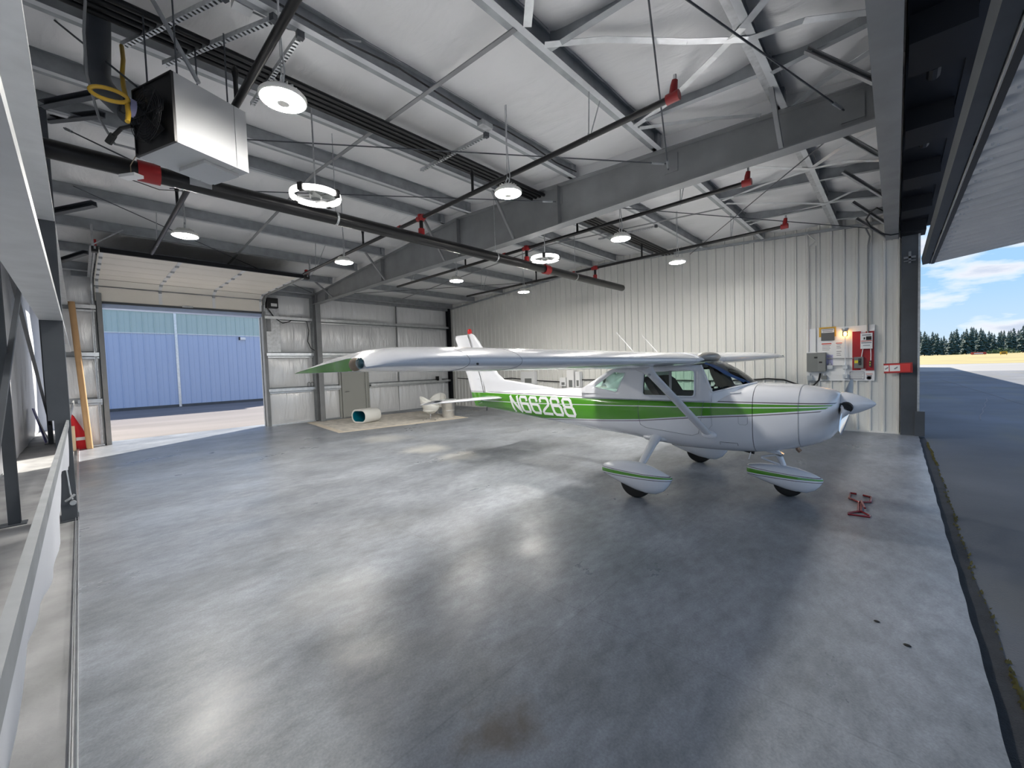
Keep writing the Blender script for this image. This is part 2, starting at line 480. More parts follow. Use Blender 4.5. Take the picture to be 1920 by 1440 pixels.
# struts and flat straps between the outer purlins and the door header
for (p, q) in [((-2.45, 3.30), (-1.05, 3.29)), ((-.95, 3.28), (-.1, 3.22)), ((-2.45, 5.06), (-1.05, 5.05)), ((-.95, 5.1), (-.1, 4.92)),
               ((-2.45, 8.5), (-1.05, 8.66)), ((-.95, 8.68), (-.1, 8.8)), ((-.95, 9.95), (-.1, 10.3)), ((-2.45, 10.3), (-1.05, 10.3)), ((-.95, 11.4), (-.1, 11.5)), ((-.95, 1.4), (-.1, 1.4)), ((-2.45, 1.4), (-1.05, 1.4))]:
    b = MB().sect((p[0], p[1], roofz(p[0]) + .1), (q[0], q[1], roofz(q[0]) + .1), csec(.07, .2, .006))
    b.build('purlin_strut', M['galv_dull'], ceiling)
def strap(pts, w=.075):
    bb = MB()
    P = [V((x, y, roofz(x) - .012 + dz)) for x, y, dz in pts]
    for a_, b_ in zip(P[:-1], P[1:]):
        bb.beam(a_, b_, w, .004)
    return bb.build('flat_strap', M['galv_bright'], ceiling)
strap([(-2.42, 3.17, 0), (-2.0, 3.55, .05), (-1.43, 4.07, .03), (-1.0, 4.37, 0), (-.6, 4.53, .05), (-.1, 4.76, 0)])
strap([(-2.44, 5.04, 0), (-1.98, 4.91, .04), (-1.31, 4.45, .03), (-1.0, 4.19, 0), (-.72, 3.98, .04), (-.1, 3.6, 0)])
strap([(-2.42, 5.12, 0), (-1.77, 5.56, .06), (-1.2, 5.82, 0)])
strap([(-.95, 5.95, 0), (-.59, 5.64, .04), (-.14, 5.28, 0)])
strap([(-2.4, 6.75, 0), (-1.75, 7.34, .05), (-1.0, 7.98, 0), (-.55, 8.17, .05), (-.12, 8.36, 0)])
strap([(-2.4, 8.55, 0), (-1.7, 8.35, .05), (-1.01, 8.02, 0), (-.6, 7.6, .05), (-.12, 7.1, 0)])
strap([(-2.4, 8.75, 0), (-1.7, 9.5, .05), (-1.0, 9.98, 0), (-.6, 10.15, .04), (-.12, 10.35, 0)])
strap([(-2.4, 10.5, 0), (-1.7, 10.3, .05), (-1.0, 10.02, 0), (-.6, 9.7, .04), (-.12, 9.3, 0)])
strap([(-2.4, 2.9, 0), (-1.7, 2.2, .05), (-1.0, 1.5, 0)])

# ---- right-hand ribbed wall (towards the neighbour)
wall_r = empty_structure('wall_right')
RIB = .229
nrib = 4
x_end = .075
pw = RIB * nrib
k = 0
x1 = x_end
while x1 > X_B + .05:
    x0 = max(x1 - pw, X_B)
    pts = [(x1, 0)]
    i = 0
    prof = []
    xr = x1
    while xr > x0 + .02:
        # rib: narrow trapezoid standing into the room, then a flat pan with two faint beads
        a = xr - .004
        seq = [(xr, 0), (a - .010, -.034), (a - .040, -.034), (a - .056, 0), (xr - .112, 0), (xr - .118, -.0025), (xr - .130, -.0025), (xr - .136, 0)]
        prof += [p for p in seq if p[0] > x0]
        xr -= RIB
    prof.append((x0 + .0015, 0))
    bb = MB()
    zt = [roofz(x) + .16 for x, _ in prof]
    n = len(prof)
    bb.add([(x, Y_C + d, 0.0) for x, d in prof] + [(x, Y_C + d, z) for (x, d), z in zip(prof, zt)], [(j, j + 1, n + j + 1, n + j) for j in range(n - 1)])
    bb.build('wall_panel', M['white_panel'], wall_r, recalc=False)
    x1 -= pw
b = MB().box(X_B - .1, .26, Y_C + .01, Y_C + .2, 0, 4.5)
b.add([(X_B - .1, Y_C + .012, 4.4), (RIDGE_X, Y_C + .012, 4.4), (.26, Y_C + .012, 4.4), (.26, Y_C + .012, roofz(.26) + .3), (RIDGE_X, Y_C + .012, roofz(RIDGE_X) + .3), (X_B - .1, Y_C + .012, roofz(X_B) + .3)], [(0, 1, 4, 5), (1, 2, 3, 4)])
b.build('wall_core', M['liner_trim'], wall_r)
b = MB().box(X_B, .08, Y_C - .028, Y_C - .0, 0, .035); b.build('base_trim', M['liner_trim'], wall_r)
# closing angle under the roof
b = MB()
for xa, xb in ((.05, RIDGE_X), (RIDGE_X, X_B)):
    b.beam((xa, Y_C - .05, roofz(xa) - .02), (xb, Y_C - .05, roofz(xb) - .02), .06, .06)
b.build('eave_angle', M['galv_dull'], wall_r)

# ---- back wall with silver insulation, girts, overhead door, walk door
wall_b = empty_structure('wall_back')
DY0, DY1, DH = .42, 4.28, 3.70
b = MB()
b.box(X_B - .25, X_B - .06, -.34, DY0, 0, 4.85); b.box(X_B - .25, X_B - .06, DY1, 12.3, 0, 4.85); b.box(X_B - .25, X_B - .06, DY0, DY1, DH, 4.85)
b.build('wall_core', M['galv_dull'], wall_b)
def pillow(y0, y1, z0, z1, x, depth, m, parent, ph):
    def fn(u, v):
        e = (math.sin(PI * min(max(u, 0), 1)) ** .45 if 0 < u < 1 else 0) * (math.sin(PI * v) ** .5 if 0 < v < 1 else 0)
        y = y0 + (y1 - y0) * u; z = z0 + (z1 - z0) * v
        w = .010 * math.sin(y * 7 + ph) + .006 * math.sin(y * 23 + z * 3 + ph) + .016 * noise.noise(V((y * 1.7, z * 1.3, ph)))
        w += .02 * math.exp(-((v - .12) / .1) ** 2) * math.sin(y * 5 + ph)
        return (x + depth * e + w * e, y, z)
    MB().grid(fn, max(10, int((y1 - y0) * 14)), 18).build('insulation_panel', m, parent, smooth=60, recalc=False)
GZ = [1.22, 2.44, 3.68]
rows = [(.03, 1.15), (1.29, 2.36), (2.51, 3.60), (3.74, 4.62)]
cols = [(-.33, DY0 - .02), (DY1 + .05, 5.86), (6.06, 6.78), (7.99, 9.35), (9.37, 12.12)]
for ci, (y0, y1) in enumerate(cols):
    for ri, (z0, z1) in enumerate(rows):
        if ci == 2 and ri >= 2: continue
        if ci == 3 and ri >= 2: y0_ = 6.06
        else: y0_ = y0
        pillow(y0_, y1, z0, z1, X_B + .0, .075, M['insul_wall'], wall_b, ci * 2.3 + ri * 1.1)
pillow(6.8, 7.97, 2.12, 2.36, X_B, .03, M['insul_wall'], wall_b, 3.)
pillow(DY0, DY1, 4.15, 4.62, X_B, .05, M['insul_wall'], wall_b, 5.)
for gz in GZ:
    segs = [(-.05, DY0 - .02), (DY1 + .06, 5.85), (6.07, 12.1)]
    if gz < 2: segs = [(-.05, DY0 - .02), (DY1 + .06, 5.85), (6.07, 6.78), (8.0, 12.1)]
    for y0, y1 in segs:
        bb = MB(); bb.sect((X_B + .11, y0, gz), (X_B + .11, y1, gz), [(a, c) for a, c in [(-.10, -.003), (.10, -.003), (.10, -.065), (.106, -.065), (.106, .03), (.10, .03), (.10, .003), (-.10, .003)]])
        g = bb.build('girt', M['galv_bright'], wall_b)
        MB().beam((X_B + .09, y0, gz - .105), (X_B + .09, y1, gz - .105), .02, .045).build('girt_lip', M['galv_bright'], g)
for y0, y1 in ((DY1 + .06, 5.85), (6.07, 6.78), (7.99, 12.1), (-.05, DY0 - .03)):
    MB().box(X_B - .02, X_B + .10, y0, y1, 0, .035).build('base_channel', M['galv_bright'] if y1 < 6 else M['galv_dull'], wall_b)
y = at(745, 640, x=X_B + .12).y
MB().box(X_B + .1, X_B + .13, y - .022, y + .022, 1.24, roofz(X_B) + .1).build('seam_post', M['primer'], wall_b)
MB().beam((X_B + .1, 0, 4.52), (X_B + .1, 12.1, 4.52), .16, .14).build('eave_strut', M['galv_dull'], wall_b)

# opening jambs and header channel
tr = empty_structure('trim_1')
for y in (DY0, DY1):
    s = -1 if y == DY0 else 1
    MB().sect((X_B + .02, y, 0), (X_B + .02, y, DH + .35), csec(.10, .30, .008, 1), up=V((1, 0, 0))).build('jamb', M['primer'], tr)
    MB().box(X_B + .02, X_B + .06, y + s * .09 - .02, y + s * .09 + .02, 0, 4.1).build('jamb_edge', M['galv_bright'], tr)
MB().box(X_B - .24, X_B + .10, DY0, DY1, DH - .03, DH + .10).build('header_channel', M['blue_trim'], tr)

# overhead sectional door, rolled up
door1 = empty_structure('door_1')
# section outline from the photograph's geometry: one leaf still upright, five lying flat
flat_z, x_in, x_out, z_bot = 4.36, -15.02, -11.65, 3.83
def leaf(p, q, nm='door_section'):
    """a section between two (x, z) edge points"""
    bb = MB()
    px, pz = p; qx, qz = q
    d = V((qx - px, 0, qz - pz)); L_ = d.length; d.normalize(); nn = V((-d.z, 0, d.x))
    if nn.z > 0: nn = -nn
    a = V((px, DY0 - .02, pz)) + d * .010; c = V((qx, DY0 - .02, qz)) - d * .010
    Y = V((0, DY1 - DY0 + .04, 0))
    vs = [a, a + Y, c + Y, c, a - nn * .045, a + Y - nn * .045, c + Y - nn * .045, c - nn * .045]
    bb.add(vs, [(0, 1, 2, 3), (4, 7, 6, 5), (0, 4, 5, 1), (1, 5, 6, 2), (2, 6, 7, 3), (3, 7, 4, 0)])
    s = bb.build(nm, M['cream'], door1)
    # end and centre stiles with hinges
    sb = MB(); hb = MB()
    for yy, w in ((DY0 + .03, .06), (DY0 + 1.30, .075), (DY0 + 2.56, .075), (DY1 - .03, .06)):
        for_a = a + V((0, yy - a.y, 0)); for_c = c + V((0, yy - a.y, 0))
        sb.beam(for_a + nn * .004 + d * .01, for_c + nn * .004 - d * .01, w, .006, up=nn)
        hb.beam(for_c + nn * .018 - d * .05, for_c + nn * .018 + d * .05, w * .9, .03, up=nn)
    sb.build('stile', M['white_paint'], s); hb.build('hinge', M['galv_dull'], s)
    return s
leaf((X_B + .13, z_bot), (X_B + .16, 4.22))
leaf((X_B + .17, 4.235), (x_in - .02, flat_z))
nleaf = 5
for i in range(nleaf):
    xa = x_in + (x_out - x_in) * i / nleaf; xb = x_in + (x_out - x_in) * (i + 1) / nleaf
    leaf((xa, flat_z), (xb, flat_z + .0))
MB().box(x_in + .05, x_out - .05, DY0, DY1, flat_z + .050, flat_z + .056).build('section_backing', M['cream_dark'], door1)
MB().box(X_B + .10, X_B + .15, DY0, DY1, z_bot - .05, z_bot).build('bottom_seal', M['primer_dark'], door1)
MB().box(X_B + .16, X_B + .20, 2.2, 2.45, z_bot - .02, z_bot + .03).build('lift_handle', M['galv'], door1)
MB().beam((x_out + .03, DY0, flat_z - .01), (x_out + .03, DY1, flat_z - .01), .07, .09).build('top_strut', M['black_steel'], door1)
for y, s in ((DY0 - .07, -1), (DY1 + .07, 1)):
    pts = [(X_B + .12, y, .05), (X_B + .12, y, 3.75), (X_B + .18, y, 4.08), (X_B + .36, y, 4.28), (X_B + .6, y, flat_z), (x_out + .15, y, flat_z)]
    b = MB()
    for a_, c_ in zip(pts[:-1], pts[1:]):
        b.beam(a_, c_, .028, .06, up=V((0, 1, 0)) if False else V((.3, 0, 1)))
    b.build('door_track', M['galv'], door1)
    MB().sect((X_B + .5, y + s * .04, flat_z + .05), (x_out + .15, y + s * .04, flat_z + .05), [(-.03, -.03), (.03, -.03), (.03, -.02), (-.02, -.02), (-.02, .03), (-.03, .03)]).build('track_angle', M['galv'], door1)
    b = MB()
    x0 = x_out + .25
    b.beam((x0, y + s * .03, flat_z), (x0, y + s * .03, roofz(x0)), .035, .035)
    b.beam((x0, y + s * .03, flat_z + .02), (x0, y + .42, roofz(x0) - .02), .03, .02)
    b.build('track_hanger', M['galv'], door1)
    MB().box(x_out + .02, x_out + .10, y - .03, y + .03, flat_z - .02, flat_z + .17).build('end_bumper', M['red_paint'], door1)
    MB().box(x_out + .0, x_out + .14, y - .05, y + .05, flat_z - .08, flat_z + .03).build('end_bracket', M['black'], door1)

# walk door under the wing tip
door2 = empty_structure('door_2')
dy0, dy1 = 6.88, 7.88
MB().box(X_B + .02, X_B + .06, dy0 + .06, dy1 - .06, 0.01, 2.05).build('door_leaf', M['door_grey'], door2)
b = MB(); b.box(X_B, X_B + .12, dy0 - .02, dy0 + .06, 0, 2.12); b.box(X_B, X_B + .12, dy1 - .06, dy1 + .02, 0, 2.12); b.box(X_B, X_B + .12, dy0, dy1, 2.05, 2.12)
b.build('door_frame', M['door_grey'], door2)
b = MB(); b.tube([(X_B + .06, dy0 + .13, 1.0), (X_B + .12, dy0 + .13, 1.0), (X_B + .12, dy0 + .26, 1.0)], .012)
b.build('door_handle', M['chrome'], door2)
b = MB(); b.box(X_B, X_B + .10, dy0 - .10, dy0 - .04, 0, 2.3); b.box(X_B, X_B + .10, dy1 + .04, dy1 + .10, 0, 2.3); b.build('door_stud', M['door_grey'], door2)

# ---- left side: bare frame line with a corridor and a silver wall behind
wall_l = empty_structure('wall_left')
MB().box(-22.5, .3, -1.25, -1.08, 0, 5.2).build('wall_core', M['galv_dull'], wall_l)
for i in range(8):
    x0 = -22.3 + i * 2.85
    def fn(u, v, x0=x0, i=i):
        x = x0 + 2.85 * u; z = .03 + 4.6 * v
        w = .012 * math.sin(x * 8) * math.sin(PI * v) + .03 * noise.noise(V((x * 1.2, z * .8, 3.3)))
        return (x, -1.07 + .05 * math.sin(PI * min(1, v * 1.02)) ** .5 * (math.sin(PI * u) ** .3 if 0 < u < 1 else 0) + w, z)
    MB().grid(fn, 26, 26).build('insulation_panel', M['insul_side'], wall_l, smooth=60, recalc=False)
MB().box(-22.5, -22.4, -1.1, 0, 0, 4.9).build('end_panel', M['insul_side'], wall_l)
MB().box(-20.9, X_B - .25, -.10, -.05, 0, 4.9).build('sun_block_partition', M['white_panel'], wall_l)  # unseen wall added to keep sun out; stops short to light the far end
# two wide girts overhead, the narrow rail at waist height
for gz in (2.48, 3.68):
    for (x0, x1) in ((-15.3, -7.75), (-7.44, .2)):
        bb = MB().sect((x0, -.195, gz), (x1, -.195, gz), [(.095, -.003), (-.095, -.003), (-.095, .06), (-.089, .06), (-.089, .003), (.089, .003), (.089, .06), (.095, .06)])
        g = bb.build('girt', M['girt'], wall_l)
        MB().tube([(x1 - .04, -.13, gz - .012), (x1 - .04, -.13, gz + .003)], .018, 6).build('bolt', M['chrome'], g)
for (x0, x1) in ((-15.3, -7.75), (-7.42, .2)):
    bb = MB()
    bb.add([(x0, -.1325, 1.258), (x1, -.1325, 1.258), (x1, -.111, 1.255), (x0, -.111, 1.255), (x1, -.112, 1.185), (x0, -.112, 1.185), (x0, -.1325, 1.185), (x1, -.1325, 1.185)],
           [(0, 1, 2, 3), (3, 2, 4, 5), (0, 6, 7, 1), (6, 5, 4, 7), (0, 3, 5, 6), (1, 7, 4, 2)])
    bb.build('waist_rail', M['galv_dull'], wall_l)
# white sheeting hanging from the rail
def fn(u, v):
    x = -7.2 + 7.3 * u
    return (x, -.124 - .022 * v * v * (1 + .5 * math.sin(x * 2.1)) - .006 * math.sin(x * 9) * v, 1.19 - (.36 + .09 * math.sin(x * 1.7 + 1)) * v)
MB().grid(fn, 60, 8).build('hanging_sheet', M['cloth_white'], wall_l, smooth=60)
# floor track
for (x0, x1, w) in ((-7.4, .2, .014), (-15.2, -7.75, .014)):
    bb = MB().sect((x0, -.106, .0), (x1, -.106, .0), [(-w, 0), (w, 0), (w, .045), (w - .003, .045), (w - .003, .004), (-w + .003, .004), (-w + .003, .045), (-w, .045)])
    bb.build('floor_track', M['galv_bright'], wall_l)
# slanting braces and posts of the corridor
for x, nm in ((-7.86, 'a'), (-17.35, 'b')):
    bb = MB().sect((x, -.63, 0), (x, -.63, 4.75), isec(.10, .10, .012, .012), up=V((1, 0, 0)))
    p = bb.build('corridor_post', M['primer_dark'], wall_l)
    MB().box(x - .09, x + .11, -.75, -.53, 0, .015).build('base_plate', M['primer_dark'], p)
MB().beam((-8.0, -.62, 4.05), (-17.3, -.62, .55), .05, .05).build('slant_brace', M['primer_dark'], wall_l)
MB().beam((-10.6, -.56, 3.55), (-4.0, -.56, .03), .05, .05).build('slant_brace', M['primer_dark'], wall_l)
for x in (-9.6, -12.0):
    MB().box(x - .05, x + .05, -.285, -.12, 2.470, 2.474).build('girt_tape', M['white_paint'], wall_l)

# ---- steel frame
def column(name, label, p0, z1, w, d, m, up=V((1, 0, 0)), group=None):
    t = thing(name, label, 'column', p0, group, 'structure')
    MB().sect((p0[0], p0[1], .015), (p0[0], p0[1], z1), isec(w, d, .014, .010), up=up).build('shaft', m, t)
    MB().box(p0[0] - d / 2 - .03, p0[0] + d / 2 + .03, p0[1] - w / 2 - .03, p0[1] + w / 2 + .03, 0, .015).build('base_plate', m, t)
    return t
column('steel_column', 'grey steel column at the back wall carrying the main roof beam', (-15.13, 5.96, 0), 4.58, .17, .26, M['primer'])
column('steel_column', 'near-black steel column in the corner of back and ribbed walls', (-15.3, 12.02, 0), 4.62, .12, .2, M['black_steel'])
t = thing('steel_column', 'dark steel column beside the waist rail of the left frame line', 'column', (-7.58, -.19, 0), None, 'structure')
b = MB().box(-7.73, -7.45, -.283, -.10, 1.26, 5.0); b.build('upper_shaft', M['primer_dark'], t)
b = MB()
b.add([(-7.45, -.235, .015), (-7.45, -.10, .015), (-7.45, -.10, 1.26), (-7.45, -.235, 1.26), (-7.72, -.235, .015), (-7.72, -.10, .015), (-7.72, -.10, 1.26), (-7.72, -.235, 1.26)], [(0, 1, 2, 3), (7, 6, 5, 4), (0, 4, 5, 1), (1, 5, 6, 2), (2, 6, 7, 3), (3, 7, 4, 0)])
b.build('lower_shaft', M['primer_dark'], t)
MB().box(-7.80, -7.40, -.26, -.09, 0, .015).build('base_plate', M['primer_dark'], t)
b = MB().tube([(-7.44, -.17, .75), (-7.38, -.145, .36), (-7.36, -.13, .28)], .008, 6); b.tube([(-7.37, -.19, .27), (-7.35, -.15, .30), (-7.35, -.11, .34)], .014, 6); b.lathe([(.03, 0), (.03, .03)], (-7.42, -.13, .23), V((1, 0, 0)), 10)
b.build('rod_anchor', M['galv'], t)
# door-side column at the ribbed wall
t = thing('steel_column', 'dark door-side column where the ribbed wall meets the open hangar door', 'column', (.22, 12.15, 0), None, 'structure')
MB().sect((.215, 12.16, 0), (.215, 12.16, 4.6), isec(.26, .27, .012, .012), up=V((0, 1, 0))).build('shaft', M['primer_dark'], t)
MB().box(.335, .37, 12.0, 12.03, 0, 4.3).build('edge_strip', M['galv'], t)
MB().box(.30, .45, 11.98, 12.2, 0, .52).build('door_guide_box', M['primer_dark'], t)
b = MB(); b.box(.12, .30, 11.99, 12.02, 3.72, 3.76); b.box(.19, .23, 11.99, 12.02, 3.62, 3.86); b.box(.12, .30, 11.99, 12.02, 3.66, 3.68); b.build('latch_plate', M['primer'], t)

# main rafter over the aircraft
t = thing('roof_beam', 'long tapered grey steel beam spanning over the aircraft to the door header', 'beam', (-7.05, 5.96, 4.2), None, 'structure')
b = MB()
y = 5.96
def ztop(x): return roofz(x) - .004
xs = [-15.25, -14.3, -12.6, RIDGE_X, -2.0, -.1]
def zbot(x):
    return 4.20 - .035 * math.exp(-((x + 5.9) / 2.2) ** 2)
xs = [-15.25 + i * (15.15 / 24) for i in range(25)]
xs.append(RIDGE_X); xs.sort()
fl = []
for zf, th, nm in ((ztop, .014, 'top_flange'), (zbot, .014, 'bottom_flange')):
    b = MB()
    r = []
    for x in xs:
        z = zf(x); sgn = -1 if nm == 'top_flange' else 1
        r.append([(x, y - .105, z), (x, y + .105, z), (x, y + .105, z + sgn * th), (x, y - .105, z + sgn * th)])
    b.rings(r); b.build(nm, M['primer'], t)
b = MB()
b.rings([[(x, y - .005, zbot(x) + .01), (x, y + .005, zbot(x) + .01), (x, y + .005, ztop(x) - .01), (x, y - .005, ztop(x) - .01)] for x in xs])
b.build('web', M['primer'], t)
MB().add([(x, y - .02, roofz(x) + .002) for x in (-15.5, RIDGE_X, .1)] + [(x, y - .02, roofz(x) + .25) for x in (-15.5, RIDGE_X, .1)] + [(x, y + .02, roofz(x) + .002) for x in (-15.5, RIDGE_X, .1)] + [(x, y + .02, roofz(x) + .25) for x in (-15.5, RIDGE_X, .1)],
         [(0, 1, 4, 3), (1, 2, 5, 4), (6, 9, 10, 7), (7, 10, 11, 8)]).build('insulation_strip', M['insul_roof'], ceiling)
for x in (-14.1, -10.35, -7.05, -4.3):
    MB().box(x - .006, x + .006, y - .098, y - .006, zbot(x) + .015, ztop(x) - .015).build('stiffener', M['primer'], t)
for x in (-13.5, -10.15, -7.5, -5.35, -1.0):
    for s in (-1, 1):
        MB().beam((x, y + s * .66, roofz(x) + .03), (x, y + s * .10, zbot(x) + .03), .045, .045, up=V((1, 0, 0))).build('flange_brace', M['primer'], t)
for x in (-.35, -2.35, -4.35):
    MB().box(x - .10, x + .10, y - .02, y - .006, roofz(x) - .33, roofz(x) - .08).build('rod_plate', M['primer'], t)

# door header and the steelwork outside it
t = thing('header_beam', 'dark grey steel header over the open side of the hangar', 'beam', (0, 6, 4.17), None, 'structure')
MB().box(-.163, .036, -.6, 11.98, 4.166, 4.186).build('bottom_flange', M['primer'], t)
MB().box(-.07, -.055, -.6, 12.1, 4.18, 4.62).build('web', M['primer_dark'], t)
MB().box(-.163, .036, -.6, 12.1, 4.60, 4.63).build('top_flange', M['primer_dark'], t)
for (x, yy), (xb, yb) in [((-.64, 4.96), (-.15, 5.08)), ((-.5, 7.13), (-.15, 6.9)), ((-.63, 8.54), (-.15, 8.77)), ((-.62, 10.35), (-.15, 10.56)), ((-.63, 11.63), (-.15, 11.76)), ((-.63, 3.2), (-.15, 3.3))]:
    MB().sect((x, yy, roofz(x) + .02), (xb, yb, 4.19), csec(.05, .05, .008)).build('header_brace', M['primer'], t)
t2 = thing('outer_header', 'black steelwork above the door opening between header and raised door', 'beam', (.35, 6, 4.4), None, 'structure')
b = MB(); b.box(.06, .07, -.6, 12.35, 4.35, 5.1); b.build('back_plate', M['black_steel'], t2)
MB().box(.07, .20, -.6, 12.35, 4.42, 4.44).build('inner_shelf', M['black_steel'], t2)
yy = -.6
for i, (g0, g1) in enumerate([(3.0, 3.28), (4.85, 5.3), (8.9, 9.3), (12.3, 12.35)]):
    MB().box(.20, .47, yy, g0, 4.42, 4.44).build('soffit_plate', M['black_steel'], t2)
    MB().box(.30, .62, g0, g1, 4.42, 4.44).build('soffit_bridge', M['black_steel'], t2)
    yy = g1
MB().box(.46, .72, -.6, 12.35, 4.40, 4.43).build('hinge_shelf', M['black_steel'], t2)
for i in range(7):
    yb = 1.2 + 1.75 * i
    MB().box(.07, .44, yb, yb + .55, 4.2, 4.42).build('hinge_block', M['black_steel'], t2)
    MB().tube([(.25, yb + .8, 4.36), (.25, yb + 1.0, 4.36)], .05, 10).build('hinge_barrel', M['black_steel'], t2)
MB().box(.62, .64, -.6, 12.35, 4.43, 4.95).build('fascia', M['black_steel'], t2)

# raised hangar door
door3 = empty_structure('door_3')
DX, DZ, DS = .455, 3.62, .1318            # inner edge and slope
L_ = 4.3
ux = V((1, 0, DS)).normalized(); un = V((-ux.z, 0, ux.x))
o0 = V((DX, 0, DZ))
npan = 14
rb = .36
ycur = -.8
ypan = []
while ycur < 12.30:
    y1 = min(ycur + 1.08, 12.32)
    prof = []
    yr = ycur
    while yr < y1 - .03:
        prof += [(yr, 0), (yr + .035, -.045), (yr + .17, -.045), (yr + .205, 0)]
        yr += rb
    prof = [p for p in prof if p[0] < y1 - .001] + [(y1 - .001, 0)]
    bb = MB(); n = len(prof)
    bb.add([o0 + ux * .12 + V((0, yv, 0)) + un * d for yv, d in prof] + [o0 + ux * L_ + V((0, yv, 0)) + un * d for yv, d in prof], [(j, j + 1, n + j + 1, n + j) for j in range(n - 1)])
    bb.build('door_panel', M['door_soffit'], door3, recalc=False)
    ycur = y1
b = MB(); a = o0 + un * .14 + ux * .02; c = o0 + un * .14 + ux * L_
b.add([a + V((0, -.8, 0)), c + V((0, -.8, 0)), c + V((0, 12.32, 0)), a + V((0, 12.32, 0)), a + V((0, -.8, .02)), c + V((0, -.8, .02)), c + V((0, 12.32, .02)), a + V((0, 12.32, .02))], [(0, 1, 2, 3), (7, 6, 5, 4), (0, 4, 5, 1), (1, 5, 6, 2), (2, 6, 7, 3), (3, 7, 4, 0)])
b.build('door_skin', M['door_soffit'], door3)
p0 = o0 + un * .05; 
MB().beam(p0 + V((0, -.8, 0)), p0 + V((0, 12.32, 0)), .10, .14, up=un).build('frame_rail', M['primer_dark'], door3)
MB().beam(o0 + ux * .07 - un * .02 + V((0, -.8, 0)), o0 + ux * .07 - un * .02 + V((0, 12.32, 0)), .012, .03, up=un).build('weather_strip', M['chair_white'], door3)
MB().beam(o0 + ux * .10 - un * .02 + V((0, -.8, 0)), o0 + ux * .10 - un * .02 + V((0, 12.32, 0)), .045, .05, up=un).build('rubber_edge', M['black'], door3)
pe = o0 + ux * .05 + un * .05 + V((0, 12.32, 0)); qe = o0 + ux * L_ + un * .05 + V((0, 12.32, 0))
MB().beam(pe, qe, .06, .16, up=un).build('edge_frame', M['white_paint'], door3)
for i in range(int(L_ * 0) + 60):
    pass
b = MB()
for i in range(66):
    yy = -.8 + (i // 2) * .36 + (.07 if i % 2 else .14)
    c = o0 + ux * (.17 if i % 2 else .21) + V((0, yy, 0)) - un * .045
    b.beam(c, c - un * .018, .018, .018, up=V((0, 1, 0)))
tag(b.build('panel_screws', M['galv_bright'], door3), kind='stuff')
b = MB()
for yy in (2.0, 6.0, 10.0, 12.0):
    b.beam((.50, yy, 3.72), (.58, yy, 4.42), .06, .10)
b.build('hinge_arms', M['black_steel'], door3)

# ---- ground outside
g = empty_structure('ground')
MB().box(-5, 400, -30, 57, -.30, -.05).build('apron', M['asphalt'], g)
MB().box(-60, 400, 57, 92, -.30, -.045).build('taxiway', M['taxi'], g)
def seam(y): return slab_edge(y)
b = MB(); n = len(ys)
yy2 = [-.8 + i * .1 for i in range(132)]
b.add([(slab_edge(y) + .0, y, -.044) for y in yy2] + [(.475 + .012 * math.sin(y * .9) + .007 * math.sin(y * 5), y, -.044) for y in yy2], [(i, i + 1, 132 + i + 1, 132 + i) for i in range(131)])
b.build('edge_strip', M['asphalt_dark'], g)
b = MB()
for i in range(1800):
    y = random.uniform(1.2, 11.5)
    if 3.4 < y < 9.2 and random.random() < .85: continue
    x = .475 + .012 * math.sin(y * .9) + .007 * math.sin(y * 5) + random.gauss(0, .007)
    s = random.uniform(.004, .012)
    b.add([(x - s, y - s, -.045), (x + s, y - s * .6, -.045), (x, y + s, -.045), (x + random.uniform(-.01, .01), y, -.045 + s * 2)], [(0, 1, 3), (1, 2, 3), (2, 0, 3)])
tag(b.build('moss_line', M['moss'], g), kind='stuff')
b = MB()
for (p0, p1) in [((2.2, 9), (4.8, 30)), ((3.4, 14), (2.2, 40)), ((1.6, 16), (2.6, 24)), ((5.2, 22), (3.6, 52))]:
    q = [V((p0[0] + (p1[0] - p0[0]) * k / 14 + .02 * math.sin(k * 1.7 + p0[0]), p0[1] + (p1[1] - p0[1]) * k / 14, -.046)) for k in range(15)]
    for a_, c_ in zip(q[:-1], q[1:]): b.beam(a_, c_, .022, .003)
b.build('sealed_crack', M['alley'], g)
gf = MB().box(-900, 1500, 92, 1600, -.30, -.04).build('grass_field', M['grass'], None, (0, 92, 0)); tag(gf, kind='structure')
g2 = empty_structure('ground', (-24, 4, 0))
MB().box(-45, X_B - .15, -.04, 60, -.30, -.02).build('alley', M['alley'], g2)
MB().box(-45, -22.5, -30, -.04, -.30, -.02).build('alley', M['alley'], g2)
MB().box(X_B - .75, X_B - .15, -.04, 12.5, -.29, -.008).build('door_apron', M['floor'], g2)
#@OBJECTS
# ================================================================== AIRCRAFT
AX, AY = -2.42, 6.03
plane = thing('airplane', 'white high-wing light airplane with green stripes and registration N66268', 'airplane', (AX, AY, 0))

def lerp_tab(tab, x):
    """tab sorted by falling x: (x, values...)"""
    if x >= tab[0][0]: return tab[0][1:]
    for a, c in zip(tab[:-1], tab[1:]):
        if c[0] <= x <= a[0]:
            t = (a[0] - x) / (a[0] - c[0])
            t2 = t
            return tuple(p + (q - p) * t2 for p, q in zip(a[1:], c[1:]))
    return tab[-1][1:]
